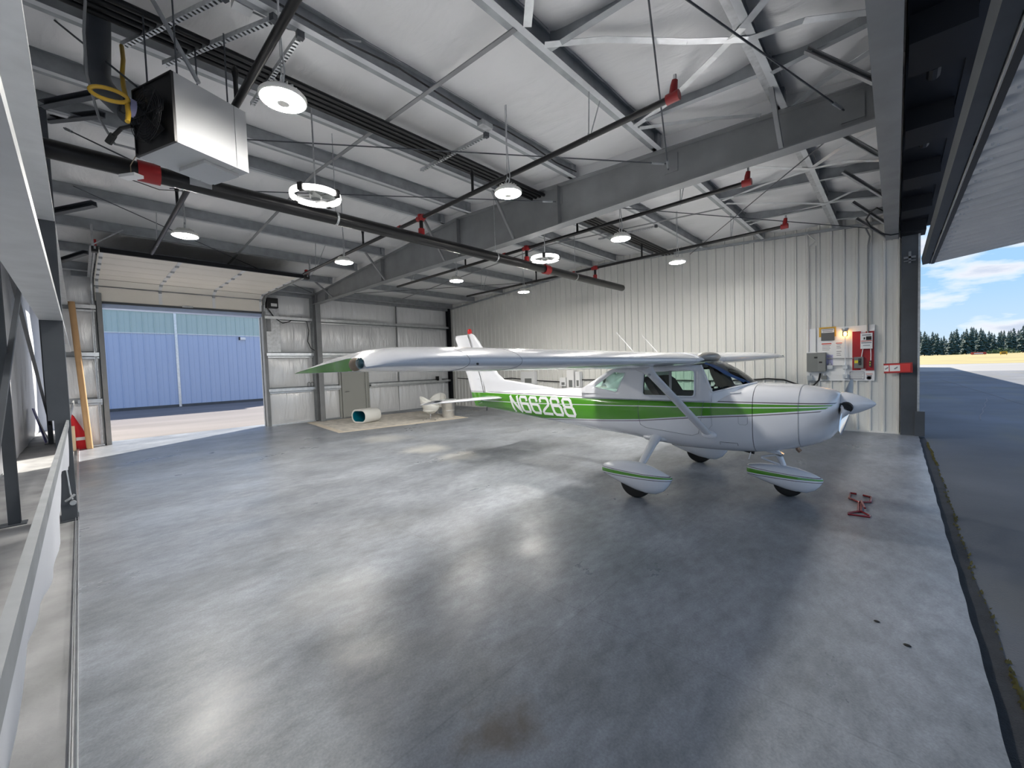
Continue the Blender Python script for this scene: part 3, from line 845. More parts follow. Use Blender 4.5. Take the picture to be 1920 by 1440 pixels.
# x, z bottom, z top, half width, squareness, height of the widest point
FT = [(-.455, .915, 1.30, .235, 2.2, 1.12), (-.48, .86, 1.318, .32, 2.3, 1.12), (-.54, .775, 1.345, .40, 2.4, 1.11), (-.65, .705, 1.372, .455, 2.6, 1.08), (-.82, .645, 1.395, .49, 2.9, 1.05),
      (-1.05, .585, 1.408, .512, 3.2, 1.03), (-1.28, .548, 1.415, .525, 3.4, 1.02), (-1.5, .535, 1.375, .53, 3.6, 1.02), (-1.75, .53, 1.31, .535, 3.8, 1.02), (-2.1, .53, 1.262, .535, 3.8, 1.02),
      (-2.45, .555, 1.262, .53, 3.6, 1.02), (-2.8, .60, 1.262, .515, 3.5, 1.02), (-3.2, .628, 1.285, .485, 3.3, 1.02), (-3.7, .650, 1.33, .435, 3.0, 1.03), (-4.3, .695, 1.318, .37, 2.8, 1.05),
      (-5.0, .755, 1.285, .29, 2.7, 1.06), (-5.8, .825, 1.25, .195, 2.6, 1.07), (-6.3, .865, 1.225, .125, 2.6, 1.08), (-6.52, .885, 1.20, .075, 2.6, 1.08)]
def side_y(x, z, s=-1):
    zb, zt, hw, n, zm = lerp_tab(FT, x)
    t = (z - zm) / ((zt - zm) if z > zm else (zm - zb))
    t = min(.995, abs(t))
    return AY + s * hw * (1 - t ** n) ** (1 / n)
def fring(x, N=40, inset=0.):
    zb, zt, hw, n, zm = lerp_tab(FT, x)
    r = []
    for i in range(N):
        a = 2 * PI * i / N
        c, s = math.cos(a), math.sin(a)
        y = math.copysign(abs(c) ** (2 / n), c) * (hw - inset)
        z = math.copysign(abs(s) ** (2 / n), s)
        r.append((x, AY + y, zm + z * ((zt - zm - inset) if z > 0 else (zm - zb - inset))))
    return r
def frange(a, c, st):
    n = max(1, int(round(abs(c - a) / st)))
    return [a + (c - a) * i / n for i in range(n + 1)]

def plane_paint(name, pts_top, pts_gt, pts_w, pts_gb, x_end, white=(.74, .755, .80), rim=.022, line=.011, wl=.006, x_lo=-99, slant=0.):
    """white paint with a green band between lines given as (x, z) in world metres"""
    m = bpy.data.materials.new(name); m.use_nodes = True
    nt = m.node_tree; b = nt.nodes['Principled BSDF']; L = nt.links.new; N = nt.nodes.new
    tc = N('ShaderNodeTexCoord'); sep = N('ShaderNodeSeparateXYZ'); L(tc.outputs['Object'], sep.inputs[0])
    def mth(op, a, c=0.):
        x = N('ShaderNodeMath'); x.operation = op
        for i, v in enumerate((a, c)):
            if isinstance(v, (int, float)): x.inputs[i].default_value = v
            else: L(v, x.inputs[i])
        return x.outputs[0]
    X, Z = sep.outputs['X'], sep.outputs['Z']
    def curve(pts):
        pts = sorted(pts)
        x0, x1 = pts[0][0] - AX, pts[-1][0] - AX
        r = N('ShaderNodeMapRange'); r.inputs['From Min'].default_value = x0; r.inputs['From Max'].default_value = x1; L(X, r.inputs['Value'])
        rp = N('ShaderNodeValToRGB'); el = rp.color_ramp.elements
        while len(el) > 1: el.remove(el[-1])
        for i, (x, z) in enumerate(pts):
            p = (x - AX - x0) / (x1 - x0)
            e = el[0] if i == 0 else el.new(p)
            e.position = p; v = z / 2; e.color = (v, v, v, 1)
        L(r.outputs[0], rp.inputs['Fac'])
        return mth('MULTIPLY', rp.outputs['Color'], 2.0)
    zt, zg, zw, zb = curve(pts_top), curve(pts_gt), curve(pts_w), curve(pts_gb)
    ends = mth('MULTIPLY', mth('LESS_THAN', mth('SUBTRACT', X, mth('MULTIPLY', mth('SUBTRACT', Z, 1.2), slant)), x_end - AX), mth('GREATER_THAN', X, x_lo - AX))
    def between(lo, hi): return mth('MULTIPLY', mth('GREATER_THAN', Z, lo), mth('LESS_THAN', Z, hi))
    green = mth('MULTIPLY', between(zb, zg), ends)
    wline = between(mth('SUBTRACT', zw, wl), mth('ADD', zw, wl))
    green = mth('MULTIPLY', green, mth('SUBTRACT', 1., wline))
    l1 = between(mth('SUBTRACT', zt, line / 2), mth('ADD', zt, line / 2))
    zb2 = mth('SUBTRACT', zb, rim)
    l2 = between(mth('SUBTRACT', zb2, line / 2), mth('ADD', zb2, line / 2))
    dark = mth('MULTIPLY', mth('MAXIMUM', l1, l2), ends)
    m1 = N('ShaderNodeMixRGB'); m1.inputs['Color1'].default_value = (*white, 1); m1.inputs['Color2'].default_value = (.062, .275, .007, 1); L(green, m1.inputs['Fac'])
    m2 = N('ShaderNodeMixRGB'); m2.inputs['Color2'].default_value = (.11, .085, .10, 1); L(m1.outputs[0], m2.inputs['Color1']); L(dark, m2.inputs['Fac'])
    L(m2.outputs[0], b.inputs['Base Color'])
    b.inputs['Roughness'].default_value = .22; b.inputs['Coat Weight'].default_value = .6; b.inputs['Coat Roughness'].default_value = .05
    return m
TOPL = [(-.45, 1.206), (-3.8, 1.207), (-6.6, 1.218)]
GT = [(-.45, 1.190), (-1.24, 1.186), (-3.8, 1.181), (-5.8, 1.196), (-6.6, 1.20)]
WL = [(-.45, 1.176), (-.57, 1.170), (-1.24, 1.143), (-1.93, 1.120), (-2.67, 1.106), (-3.8, 1.075), (-4.85, 1.043), (-6.6, 1.03)]
GB = [(-.45, 1.165), (-.57, 1.145), (-1.24, 1.069), (-1.93, 1.005), (-2.67, .917), (-3.3, .868), (-3.8, .840), (-4.5, .79), (-5.2, .70), (-6.6, .55)]
M['plane'] = plane_paint('white_paint_with_green_stripes', TOPL, GT, WL, GB, -.485, slant=1.4)
M['plane_white'] = mat('glossy_white_paint', (.74, .755, .80), .22, coat=.6)
M['plane_green'] = mat('glossy_green_paint', (.062, .275, .007), .25, coat=.5)
M['seam'] = mat('panel_seam', (.18, .19, .21), .6)
M['letter'] = mat('letter_white', (.80, .81, .83), .35)

b = MB(); b.rings([fring(x) for x in [-1.252] + frange(-1.3, -6.52, .12)])
fus = b.build('fuselage', M['plane'], plane, smooth=40)
b = MB(); b.rings([fring(x) for x in [-.455, -.462, -.47, -.485, -.51, -.54, -.58, -.63, -.70, -.78, -.88, -1.0, -1.12, -1.245]])
cowl = b.build('cowling', M['plane'], plane, smooth=40)
b = MB(); b.rings([fring(x, inset=.012) for x in (-1.235, -1.26)]); b.build('cowl_joint', M['black'], plane)
# cowl details: nose bowl seam, latch, cooling inlets, exhaust
def seam_ring(x, parent, full=True, r=.0022):
    R = fring(x, 60)
    pts = [V((p[0], AY + (p[1] - AY) * 1.002, p[2])) for p in R]
    MB().tube(pts + [pts[0]], r, 4, cap=False).build('seam', M['seam'], parent)
seam_ring(-.80, cowl)
for s in (-1, 1):
    c = V((-.452, AY + s * .165, 1.13))
    bb = MB(); bb.lathe([(.075, 0), (.085, .012), (.07, .03)], c, V((1, 0, 0)), 20)
    MB().rings([[c + V((-.002 + .01 * j, (.085 - .0 * j) * math.cos(2 * PI * k / 20), .065 * math.sin(2 * PI * k / 20))) for k in range(20)] for j in (0, 1)]).build('air_inlet', M['dark'], cowl)
b = MB().tube([(-.86, AY - .18, .70), (-.845, AY - .18, .63), (-.82, AY - .18, .605)], .024, 12); b.build('exhaust_pipe', mat('exhaust', (.32, .22, .16), .4, .7), cowl)
b = MB().tube([(-1.29, AY - .42, .585), (-1.31, AY - .44, .50)], .006, 6); b.build('drain_tube', M['plane_white'], fus)
# doors and panels drawn by seams
def onside(pts, parent, name, m, r=.0025, s=-1, off=.0015):
    q = []
    for (x0, z0), (x1, z1) in zip(pts[:-1], pts[1:]):
        k = max(1, int(math.hypot(x1 - x0, z1 - z0) / .06))
        for i in range(k):
            x = x0 + (x1 - x0) * i / k; z = z0 + (z1 - z0) * i / k
            q.append(V((x, side_y(x, z, s) + s * off, z)))
    x, z = pts[-1]; q.append(V((x, side_y(x, z, s) + s * off, z)))
    return MB().tube(q, r, 4).build(name, m, parent)
for s in (-1, 1):
    onside([(-2.70, 1.24), (-2.71, 1.02), (-2.68, .84), (-2.60, .80), (-2.2, .765), (-1.95, .745), (-1.87, .78), (-1.83, 1.0), (-1.80, 1.24)], fus, 'door_seam', M['seam'], s=s)
    onside([(-1.72, 1.22), (-1.70, .9), (-1.78, .80)], fus, 'panel_seam', M['seam'], .0015, s)
    onside([(-1.40, 1.03), (-1.40, .95), (-1.38, .93), (-1.32, .93), (-1.30, .95), (-1.30, 1.03)], fus, 'hatch_seam', M['seam'], .0015, s)
    onside([(-1.62, .655), (-1.62, .69), (-1.42, .69), (-1.42, .655)], fus, 'step_plate', M['seam'], .003, s)
    MB().tube([(-2.60, side_y(-2.6, 1.2, s) + s * .02, 1.205), (-2.53, side_y(-2.53, 1.2, s) + s * .025, 1.203)], .016, 8).build('door_latch', M['plane_white'], fus)
    MB().tube([(-1.50, side_y(-1.5, 1.30, s) + s * .012, 1.31), (-1.38, side_y(-1.38, 1.31, s) + s * .014, 1.322)], .010, 8).build('grab_handle', M['plane_white'], fus)

# upper cabin sides with window openings
def cab_y(x, z, s):
    hw = lerp_tab(FT, min(x, -1.75))[2]
    return AY + s * (hw - .012 - .055 * max(0, (z - 1.22) / .44))
def rounded(poly, r, k=4):
    out = []
    n = len(poly)
    for i in range(n):
        p, c, q = V(poly[i - 1]), V(poly[i]), V(poly[(i + 1) % n])
        a = c + (p - c).normalized() * r; d = c + (q - c).normalized() * r
        for j in range(k + 1):
            t = j / k
            out.append((a * (1 - t) ** 2 + c * 2 * t * (1 - t) + d * t * t))
    return [tuple(v) for v in out]
outer = [(-1.705, 1.20), (-1.70, 1.315), (-1.775, 1.50), (-1.845, 1.672), (-2.4, 1.672), (-3.13, 1.655), (-3.26, 1.60), (-3.52, 1.45), (-3.74, 1.335), (-3.72, 1.20), (-3.2, 1.20), (-2.4, 1.20)]
win1 = rounded([(-2.64, 1.262), (-1.915, 1.262), (-1.925, 1.612), (-2.635, 1.596)], .05)
win2 = rounded([(-3.50, 1.368), (-3.07, 1.292), (-2.925, 1.585), (-3.12, 1.605)], .025)
def poly_in(pt, poly):
    x, y = pt; c = False; n = len(poly)
    for i in range(n):
        (x0, y0), (x1, y1) = poly[i - 1], poly[i]
        if (y0 > y) != (y1 > y) and x < (x1 - x0) * (y - y0) / (y1 - y0) + x0: c = not c
    return c
def cdt(loops, holes):
    vs = []; ed = []
    for lp in loops + holes:
        n0 = len(vs); vs += [V(p) for p in lp]; ed += [(n0 + i, n0 + (i + 1) % len(lp)) for i in range(len(lp))]
    for i in range(22):
        for j in range(8):
            p = (-1.75 - i * .09, 1.22 + j * .055)
            if poly_in(p, loops[0]) and not any(poly_in(p, h) for h in holes): vs.append(V(p))
    r = geometry.delaunay_2d_cdt(vs, ed, [], 0, 1e-5)
    V2, F = r[0], r[2]
    fs = []
    for f in F:
        c = sum((V2[i] for i in f), V((0, 0))) / len(f)
        if poly_in(c, loops[0]) and not any(poly_in(c, h) for h in holes): fs.append(tuple(f))
    return V2, fs
V2, F2 = cdt([outer], [win1, win2])
for s in (-1, 1):
    bb = MB(); n = len(V2)
    bb.add([(p.x, cab_y(p.x, p.y, s), p.y) for p in V2], F2)
    o = bb.build('cabin_side', M['plane_white'], plane, smooth=40)
    md = o.modifiers.new('thick', 'SOLIDIFY'); md.thickness = .02; md.offset = 0
    for w, nm in ((win1, 'door_window'), (win2, 'rear_side_window')):
        pts = [V((x, cab_y(x, z, s), z)) for x, z in w]
        bb = MB(); c = sum(pts, V()) / len(pts); n = len(pts)
        bb.add(pts, [tuple(range(n))])
        g = bb.build(nm, M['window_glass'], plane)
        bb = MB().tube([p + V((0, s * .008, 0)) for p in pts] + [pts[0] + V((0, s * .008, 0))], .009, 6, cap=False)
        bb.build('window_frame', M['plane_white'], g, smooth=50)
        if nm == 'door_window':
            MB().box(-2.255, -2.225, cab_y(-2.24, 1.43, s) - .01, cab_y(-2.24, 1.43, s) + .01, 1.262, 1.605).build('window_post', M['primer'], g)
            MB().tube([V((x, cab_y(x, z, s) - s * .012, z)) for x, z in w] + [V((w[0][0], cab_y(*w[0], s) - s * .012, w[0][1]))], .014, 5, cap=False).build('rubber_seal', M['black'], g)
# rear deck glass and roof
def arc(x, z, hw, k=10, rise=.03):
    return [V((x, AY + hw * (2 * i / k - 1), z + rise * (1 - (2 * i / k - 1) ** 2))) for i in range(k + 1)]
a0 = arc(-3.74, 1.325, .40, rise=.02); a1 = arc(-3.14, 1.655, .43, rise=.015)
MB().add(a0 + a1, [(i, i + 1, 12 + i, 11 + i) for i in range(10)]).build('rear_window', M['window_glass'], plane, smooth=60)
# windshield
base = []; top_ = []
K = 16
for i in range(K + 1):
    t = 2 * i / K - 1
    e = math.sqrt(max(0, 1 - abs(t) ** 2.4))
    base.append(V((-1.70 + .37 * e, AY + .515 * t, 1.318 + .10 * e)))
    top_.append(V((-1.845 - .02 * e, AY + .475 * t, 1.672 + .085 * e)))
rows = []
for j in range(7):
    v = j / 6
    rows.append([p * (1 - v) + q * v + V((.028 * math.sin(PI * v), 0, .018 * math.sin(PI * v))) * math.sqrt(max(0, 1 - abs(2 * i / K - 1) ** 3)) for i, (p, q) in enumerate(zip(base, top_))])
bb = MB(); bb.add([p for r in rows for p in r], [(j * (K + 1) + i, j * (K + 1) + i + 1, (j + 1) * (K + 1) + i + 1, (j + 1) * (K + 1) + i) for j in range(6) for i in range(K)])
ws = bb.build('windshield', M['shield_glass'], plane, smooth=60)
MB().tube(base, .012, 6).build('windshield_frame', M['plane_white'], ws, smooth=50)
sk = [V((p.x, AY + (p.y - AY) * 1.035, p.z - .13)) for p in base]
MB().add(base + sk, [(i, i + 1, K + 2 + i, K + 1 + i) for i in range(K)]).build('windshield_skirt', M['plane_white'], ws, smooth=60)
MB().tube([r[0] for r in rows], .014, 6).build('windshield_post', M['plane_white'], ws, smooth=50)
MB().tube([r[-1] for r in rows], .014, 6).build('windshield_post', M['plane_white'], ws, smooth=50)
# cockpit: dash, seats, floor, sun shade
bb = MB().rings([[(x, AY - w - .02, 1.26), (x, AY + w + .02, 1.26), (x, AY + w, z), (x, AY - w, z)] for x, z, w in ((-1.46, 1.36, .26), (-1.58, 1.375, .38), (-1.72, 1.36, .43), (-1.74, 1.30, .43))])
bb.build('instrument_panel', M['dark'], plane)
MB().add([V((-1.42 - .02 * i, AY, 0)) + V((0, -.46 + .92 * j, 1.268)) for i in (0, 115) for j in (0, 1)], [(0, 1, 3, 2)]).build('cabin_floor', M['dark'], plane)
for s in (-1, 1):
    bb = MB(); c = AY + s * .24
    bb.rings([[(x, c - w, z - .0), (x, c + w, z), (x - .10, c + w, z), (x - .10, c - w, z)] for x, w, z in ((-2.42, .20, 1.27), (-2.48, .21, 1.36), (-2.54, .20, 1.46), (-2.60, .14, 1.52))])
    bb.build('seat_back', M['dark'], plane, smooth=50)
    bb = MB().tube([(-1.76, c, 1.36), (-1.9, c, 1.37)], .012, 6); 
    bb.tube([(-1.92, c - .13, 1.43), (-1.92, c - .14, 1.35), (-1.92, c + .14, 1.35), (-1.92, c + .13, 1.43)], .013, 6)
    bb.build('control_yoke', M['black'], plane)
# sun shade and cloth bunched behind the windshield
def shade(u, v):
    y = AY - .44 + .20 * u + .10 * v
    x = -1.80 + .32 * (1 - v) * (.4 + .6 * u) - .02 * math.sin(u * 20)
    return (x, y + .012 * math.sin(v * 9), 1.38 + .30 * v * (1 - .1 * u) + .01 * math.sin(u * 16))
MB().grid(shade, 20, 12).build('sun_shade', M['brown'], plane, smooth=60)
def shade2(u, v):
    p = V((-1.83, AY - .40, 1.68)) * (1 - v) + V((-1.45, AY - .10, 1.415)) * v
    return p + V((.03 * u + .012 * math.sin(v * 8), .19 * u, .015 * math.sin(u * 6) + .01))
MB().grid(shade2, 8, 16).build('blue_shade', M['blue_cloth'], plane, smooth=60)

# ---- wings
NA = 22
def naca(u):
    yt = 5 * .12 * (.2969 * math.sqrt(u) - .126 * u - .3516 * u * u + .2843 * u ** 3 - .1036 * u ** 4)
    m_, p_ = .02, .4
    yc = m_ / p_ ** 2 * (2 * p_ * u - u * u) if u < p_ else m_ / (1 - p_) ** 2 * ((1 - 2 * p_) + 2 * p_ * u - u * u)
    return yc + yt, yc - yt
US = [.5 * (1 - math.cos(PI * i / NA)) for i in range(NA + 1)]
def foil(le, chord, zle, sc=1., inc=.022, rake=0.):
    up = [(le - u * chord, zle + naca(u)[0] * chord * sc - inc * u * chord) for u in US]
    lo = [(le - u * chord, zle + naca(u)[1] * chord * sc - inc * u * chord) for u in US]
    return up[::-1] + lo[1:-1]
def foil_tip(le, chord, zb):
    def sh(u): return .30 + .70 * math.sin(min(u / .16, 1) * PI / 2) if u < .16 else (1 - (u - .16) / .84) ** .75
    up = [(le - u * chord, zb + .072 * sh(u)) for u in US]
    lo = [(le - u * chord, zb + .014 * max(0, 1 - u * 6)) for u in US]
    return up[::-1] + lo[1:-1]
def mixf(a, c, t): return [(p[0] + (q[0] - p[0]) * t, p[1] + (q[1] - p[1]) * t) for p, q in zip(a, c)]
ZR = lambda e: 1.735 + .0095 * (e - .5)
def wing_sections():
    R = []
    for e in (.47, .55, 1.4, 2.45):
        R.append((e, foil(-1.85, 1.63, ZR(e))))
    for e in (3.2, 3.9, 4.3):
        R.append((e, foil(-1.85 - .004 * (e - 2.45), 1.63 - .30 * (e - 2.45) / 2.4, ZR(e), 1., .022 * (1 - (e - 2.45) / 2.4))))
    A_ = lambda e, l, c: foil(l, c, ZR(e), 1., .0)
    T = foil_tip(-1.845, 1.25, 1.728)
    R.append((4.55, mixf(A_(4.55, -1.855, 1.37), T, .06)))
    R.append((4.72, mixf(A_(4.72, -1.855, 1.35), T, .12)))
    R.append((4.86, mixf(A_(4.86, -1.855, 1.33), T, .28)))
    R.append((4.98, mixf(A_(4.98, -1.85, 1.31), T, .56)))
    R.append((5.06, mixf(A_(5.06, -1.85, 1.28), T, .90)))
    R.append((5.085, T))
    return R
WS = wing_sections()
for s in (-1, 1):
    bb = MB(); bb.rings([[(x, AY + s * (e - .10 * max(0, (e - 4.5) / .585) * max(0, (-1.845 - x) / 1.25)), z) for x, z in r] for e, r in WS])
    wg = bb.build('wing', M['plane_white'], plane, smooth=45)
    # panel joints
    for e in (.62, 3.95, 4.42):
        i = max(k for k in range(len(WS)) if WS[k][0] <= e); t = (e - WS[i][0]) / (WS[i + 1][0] - WS[i][0])
        r = mixf(WS[i][1], WS[i + 1][1], t)
        pts = [V((x, AY + s * e, z + (.0008 if k < NA + 1 else -.0008))) for k, (x, z) in enumerate(r)]
        MB().tube(pts + [pts[0]], .0016, 4, cap=False).build('skin_joint', M['seam'], wg)
    # green tip panel with white outline, navigation light
    T = WS[-1][1]
    ytip = AY + s * 5.087
    up = T[:NA + 1][::-1]; lo = [T[0]] + T[NA:][::-1]
    poly = []
    def tipz(x, lower):
        u = (-1.845 - x) / 1.25
        shp = .30 + .70 * math.sin(min(u / .16, 1) * PI / 2) if u < .16 else (1 - (u - .16) / .84) ** .75
        return 1.728 + .014 * max(0, 1 - u * 6) if lower else 1.728 + .072 * shp
    xs_ = frange(-2.02, -3.07, .06)
    yt_ = lambda x: AY + s * (5.087 - .10 * (-1.845 - x) / 1.25)
    poly = [(x, tipz(x, False) - .003) for x in xs_] + [(x, tipz(x, True) + .002) for x in xs_[::-1][1:]]
    bb = MB(); n = len(poly)
    bb.add([(x, yt_(x), z) for x, z in poly] + [(x, yt_(x) + s * .004, z) for x, z in poly], [tuple(range(n)), tuple(range(n, 2 * n))[::-1]] + [(i, (i + 1) % n, n + (i + 1) % n, n + i) for i in range(n)])
    bb.build('wing_tip_panel', M['plane_green'], wg)
    bb = MB().ball((-1.965, ytip - s * .004, 1.764), .055, 14, (1.05, .35, .62)); nl = bb.build('navigation_light', M['brown'], wg, smooth=60)
    MB().ball((-1.895, ytip + s * .004, 1.768), .028, 14, (1, .7, 1)).build('light_glass', mat('nav_glass', (.0, .05, .06) if s < 0 else (.0, .10, .04), .08, coat=1), nl, smooth=60)
    MB().tube([(-1.86, AY + s * 4.36, 1.752), (-1.852, AY + s * 4.36, 1.752)], .007, 8).build('tie_hole', M['black'], wg)
    # lift strut
    p0 = V((-1.735, AY + s * .575, .79)); p1 = V((-2.16, AY + s * 1.44, 1.672))
    def srow(p, w, t, k=14):
        d = (p1 - p0).normalized(); a = V((1, 0, 0)); a = (a - d * a.dot(d)).normalized(); c = d.cross(a)
        return [p + a * (w * math.cos(2 * PI * i / k)) + c * (t * math.sin(2 * PI * i / k)) for i in range(k)]
    bb = MB().rings([srow(p0, .05, .022), srow(p0 * .9 + p1 * .1, .058, .024), srow(p0 * .12 + p1 * .88, .060, .024), srow(p0 * .04 + p1 * .96, .085, .03), srow(p1, .13, .045)])
    st = bb.build('wing_strut', M['plane_white'], plane, smooth=50)
    MB().ball(p0 + V((.01, 0, -.005)), .075, 14, (1.25, .35, .72)).build('strut_fairing', M['plane_white'], st, smooth=60)
    MB().lathe([(.018, 0), (.018, .03)], p0 * .08 + p1 * .92 + V((0, s * .02, -.02)), V((0, s, -.4)), 10).build('strut_bolt', M['galv'], st)
# roof skin between the wings
bb = MB(); bb.rings([[(x, AY + e, z) for x, z in foil(-1.85, 1.45, 1.745, 1.06)] for e in (-.48, -.2, .2, .48)])
bb.build('cabin_roof', M['plane_white'], plane, smooth=45)
bb = MB()
for e in (-.25, -.08, .1, .3):
    bb.tube([(-1.92, AY + e, 1.71), (-1.80, AY + e * .9, 1.735)], .0, 4) if False else None
bb.ball((-1.90, AY, 1.775), .20, 18, (.55, 2.1, .36)).build('roof_cap', mat('roof_reflection_taupe', (.30, .285, .26), .3, coat=.4), plane, smooth=60)  # taupe colour stands in for a reflection on the front of the roof
# antennas
for e, x in ((-.53, -2.71), (.47, -2.79)):
    MB().tube([(x, AY + e, 1.84), (x - .31, AY + e, 2.19)], [.006, .003], 6).build('whip_antenna', M['paper'], plane)
    
# ---- tail
def sym(le, te, t, k=9):
    r = []
    for i in range(k):
        u = i / (k - 1); r.append((le + (te - le) * u, t * math.sin(PI * min(1, u * .9 + .1)) ** .6 if 0 < i < k - 1 else t * .18))
    return r
def fin_ring(le, te, z, t):
    a = sym(le, te, t)
    return [(x, AY + y, z) for x, y in a] + [(x, AY - y, z) for x, y in a[::-1]]
fin_rows = [(-4.36, -6.47, 1.19, .02), (-4.62, -6.50, 1.315, .02), (-5.33, -6.55, 1.408, .03), (-5.90, -6.58, 1.475, .035), (-6.07, -6.62, 1.60, .036), (-6.35, -6.75, 1.95, .032), (-6.62, -6.88, 2.30, .028), (-6.78, -6.95, 2.46, .022), (-6.88, -6.97, 2.505, .012)]
MB().rings([fin_ring(*r) for r in fin_rows]).build('fin', M['plane_white'], plane, smooth=45)
rud = [(-6.47, -6.80, .90, .03), (-6.475, -6.91, 1.10, .034), (-6.51, -6.945, 1.22, .034), (-6.59, -7.05, 1.55, .034), (-6.72, -7.19, 1.86, .032), (-6.89, -7.37, 2.28, .026), (-6.97, -7.44, 2.43, .02), (-7.0, -7.40, 2.485, .012)]
M['rudder'] = plane_paint('rudder_paint', TOPL + [(-7.6, 1.22)], [(-6.3, 1.195), (-7.6, 1.195)], [(-6.3, 1.05), (-7.6, 1.05)], [(-6.3, .80), (-7.6, .80)], -6.3)
o = MB().rings([fin_ring(a - .008, c, z, t) for a, c, z, t in rud]).build('rudder', M['rudder'], plane, smooth=45)
for z in (1.32, 1.5, 1.68, 1.86, 2.04, 2.2):
    le, te, _, _ = (lambda zz: [q for q in [tuple(a[i] + (c[i] - a[i]) * (zz - a[2]) / (c[2] - a[2]) for i in range(4)) for a, c in zip(rud[:-1], rud[1:]) if a[2] <= zz <= c[2]]][0])(z)
    for s in (-1, 1):
        MB().tube([(le - .05, AY + s * .034, z), (te + .08, AY + s * .012, z - .02)], .007, 5).build('rudder_bead', M['plane_white'], o)
MB().tube([(-6.46, AY - .03, 1.02), (-6.60, AY - .035, 1.56), (-6.88, AY - .03, 2.26), (-6.98, AY - .022, 2.47)], .006, 5).build('hinge_line', M['black'], o)
MB().lathe([(.045, 0), (.05, .02), (.05, .075), (.035, .105), (.008, .115)], (-6.93, AY, 2.495), n=16).build('beacon', mat('red_beacon_lens', (.55, .01, .01), .2, coat=.6), plane, smooth=40)
MB().rings([[(x, AY + hw * math.cos(2 * PI * k / 16), zc + h * math.sin(2 * PI * k / 16)) for k in range(16)] for x, hw, zc, h in ((-6.50, .07, .98, .10), (-6.62, .055, .95, .075), (-6.76, .03, .93, .045), (-6.82, .008, .92, .015))]).build('tail_cone', M['plane'], plane, smooth=50)
MB().tube([(-6.45, AY, .88), (-6.46, AY, .80)], .012, 6).build('tail_tie_ring', M['primer_dark'], plane)
for s in (-1, 1):
    def hr(e, le, te, z0, z1, t):
        a = sym(le, te, t)
        return [(x, AY + s * e, z0 + (z1 - z0) * i / 8 + y) for i, (x, y) in enumerate(a)] + [(x, AY + s * e, z0 + (z1 - z0) * i / 8 - y) for i, (x, y) in list(enumerate(a))[::-1]]
    MB().rings([hr(.06, -5.76, -6.36, 1.11, 1.11, .03), hr(.9, -5.97, -6.40, 1.108, 1.108, .024), hr(1.42, -6.10, -6.43, 1.105, 1.105, .018), hr(1.53, -6.18, -6.42, 1.105, 1.105, .01)]).build('stabilizer', M['plane_white'], plane, smooth=45)
    el = MB().rings([hr(.10, -6.37, -6.72, 1.105, 1.05, .022), hr(.9, -6.41, -6.74, 1.103, 1.045, .018), hr(1.44, -6.44, -6.74, 1.10, 1.04, .014), hr(1.54, -6.45, -6.70, 1.10, 1.05, .008)])
    eo = el.build('elevator', M['plane_white'], plane, smooth=45)
    MB().rings([hr(1.40, -6.16, -6.40, 1.15, 1.10, .014), hr(1.56, -6.14, -6.56, 1.16, 1.07, .012)]).build('elevator_horn', M['primer'], eo, smooth=45)

# ---- registration on the near flank
def glyph(ch):
    if ch == 'N': return [[(0, 0), (0, 1)], [(0, 1), (1, 0)], [(1, 0), (1, 1)]]
    if ch == '6': return [[(.92, .80), (.92, .9), (.82, 1), (.15, 1), (0, .88), (0, .12), (.15, 0), (.85, 0), (1, .12), (1, .45), (.85, .56), (.15, .56)]]
    if ch == '2': return [[(0, .78), (0, .88), (.15, 1), (.85, 1), (1, .88), (1, .66), (.9, .55), (.15, .22), (0, .10), (0, 0), (1, 0)]]
    if ch == '8': return [[(.15, .53), (.05, .62), (.05, .9), (.18, 1), (.82, 1), (.95, .9), (.95, .62), (.85, .53), (.15, .53), (0, .42), (0, .12), (.15, 0), (.85, 0), (1, .12), (1, .42), (.85, .53)]]
H0, H1 = .873, 1.152
xl = -5.535; adv = .272; wd = .195
for gi, ch in enumerate('N66268'):
    x0 = xl + gi * adv
    bb = MB()
    for st_ in glyph(ch):
        q = []
        for (u0, v0), (u1, v1) in zip(st_[:-1], st_[1:]):
            k = max(1, int(math.hypot((u1 - u0) * wd, (v1 - v0) * .28) / .03))
            q += [(u0 + (u1 - u0) * i / k, v0 + (v1 - v0) * i / k) for i in range(k)]
        q.append(st_[-1])
        P2 = [V((x0 + u * wd + (1 - v) * .12, H0 + (H1 - H0) * v)) for u, v in q]
        hw = .0235
        L2, R2 = [], []
        for i, p in enumerate(P2):
            d1 = (P2[i] - P2[i - 1]).normalized() if i else None
            d2 = (P2[i + 1] - P2[i]).normalized() if i < len(P2) - 1 else None
            d = (d1 + d2).normalized() if d1 is not None and d2 is not None else (d1 if d2 is None else d2)
            nn = V((-d.y, d.x)); sc = 1.
            if d1 is not None and d2 is not None: sc = min(1.6, 1 / max(.5, nn.dot(V((-d1.y, d1.x)))))
            if i == 0: p = p - d * hw * .9
            if i == len(P2) - 1: p = p + d * hw * .9
            L2.append(p + nn * hw * sc); R2.append(p - nn * hw * sc)
        n = len(L2)
        to3 = lambda p, off: V((p.x, side_y(p.x, p.y) - off, p.y))
        bb.add([to3(p, .004) for p in L2] + [to3(p, .004) for p in R2] + [to3(p, -.002) for p in L2] + [to3(p, -.002) for p in R2],
               [(i, i + 1, n + i + 1, n + i) for i in range(n - 1)] + [(i, i + 1, 2 * n + i + 1, 2 * n + i) for i in range(n - 1)] + [(n + i, n + i + 1, 3 * n + i + 1, 3 * n + i) for i in range(n - 1)])
    bb.build('registration_letter', M['letter'], fus, recalc=False)

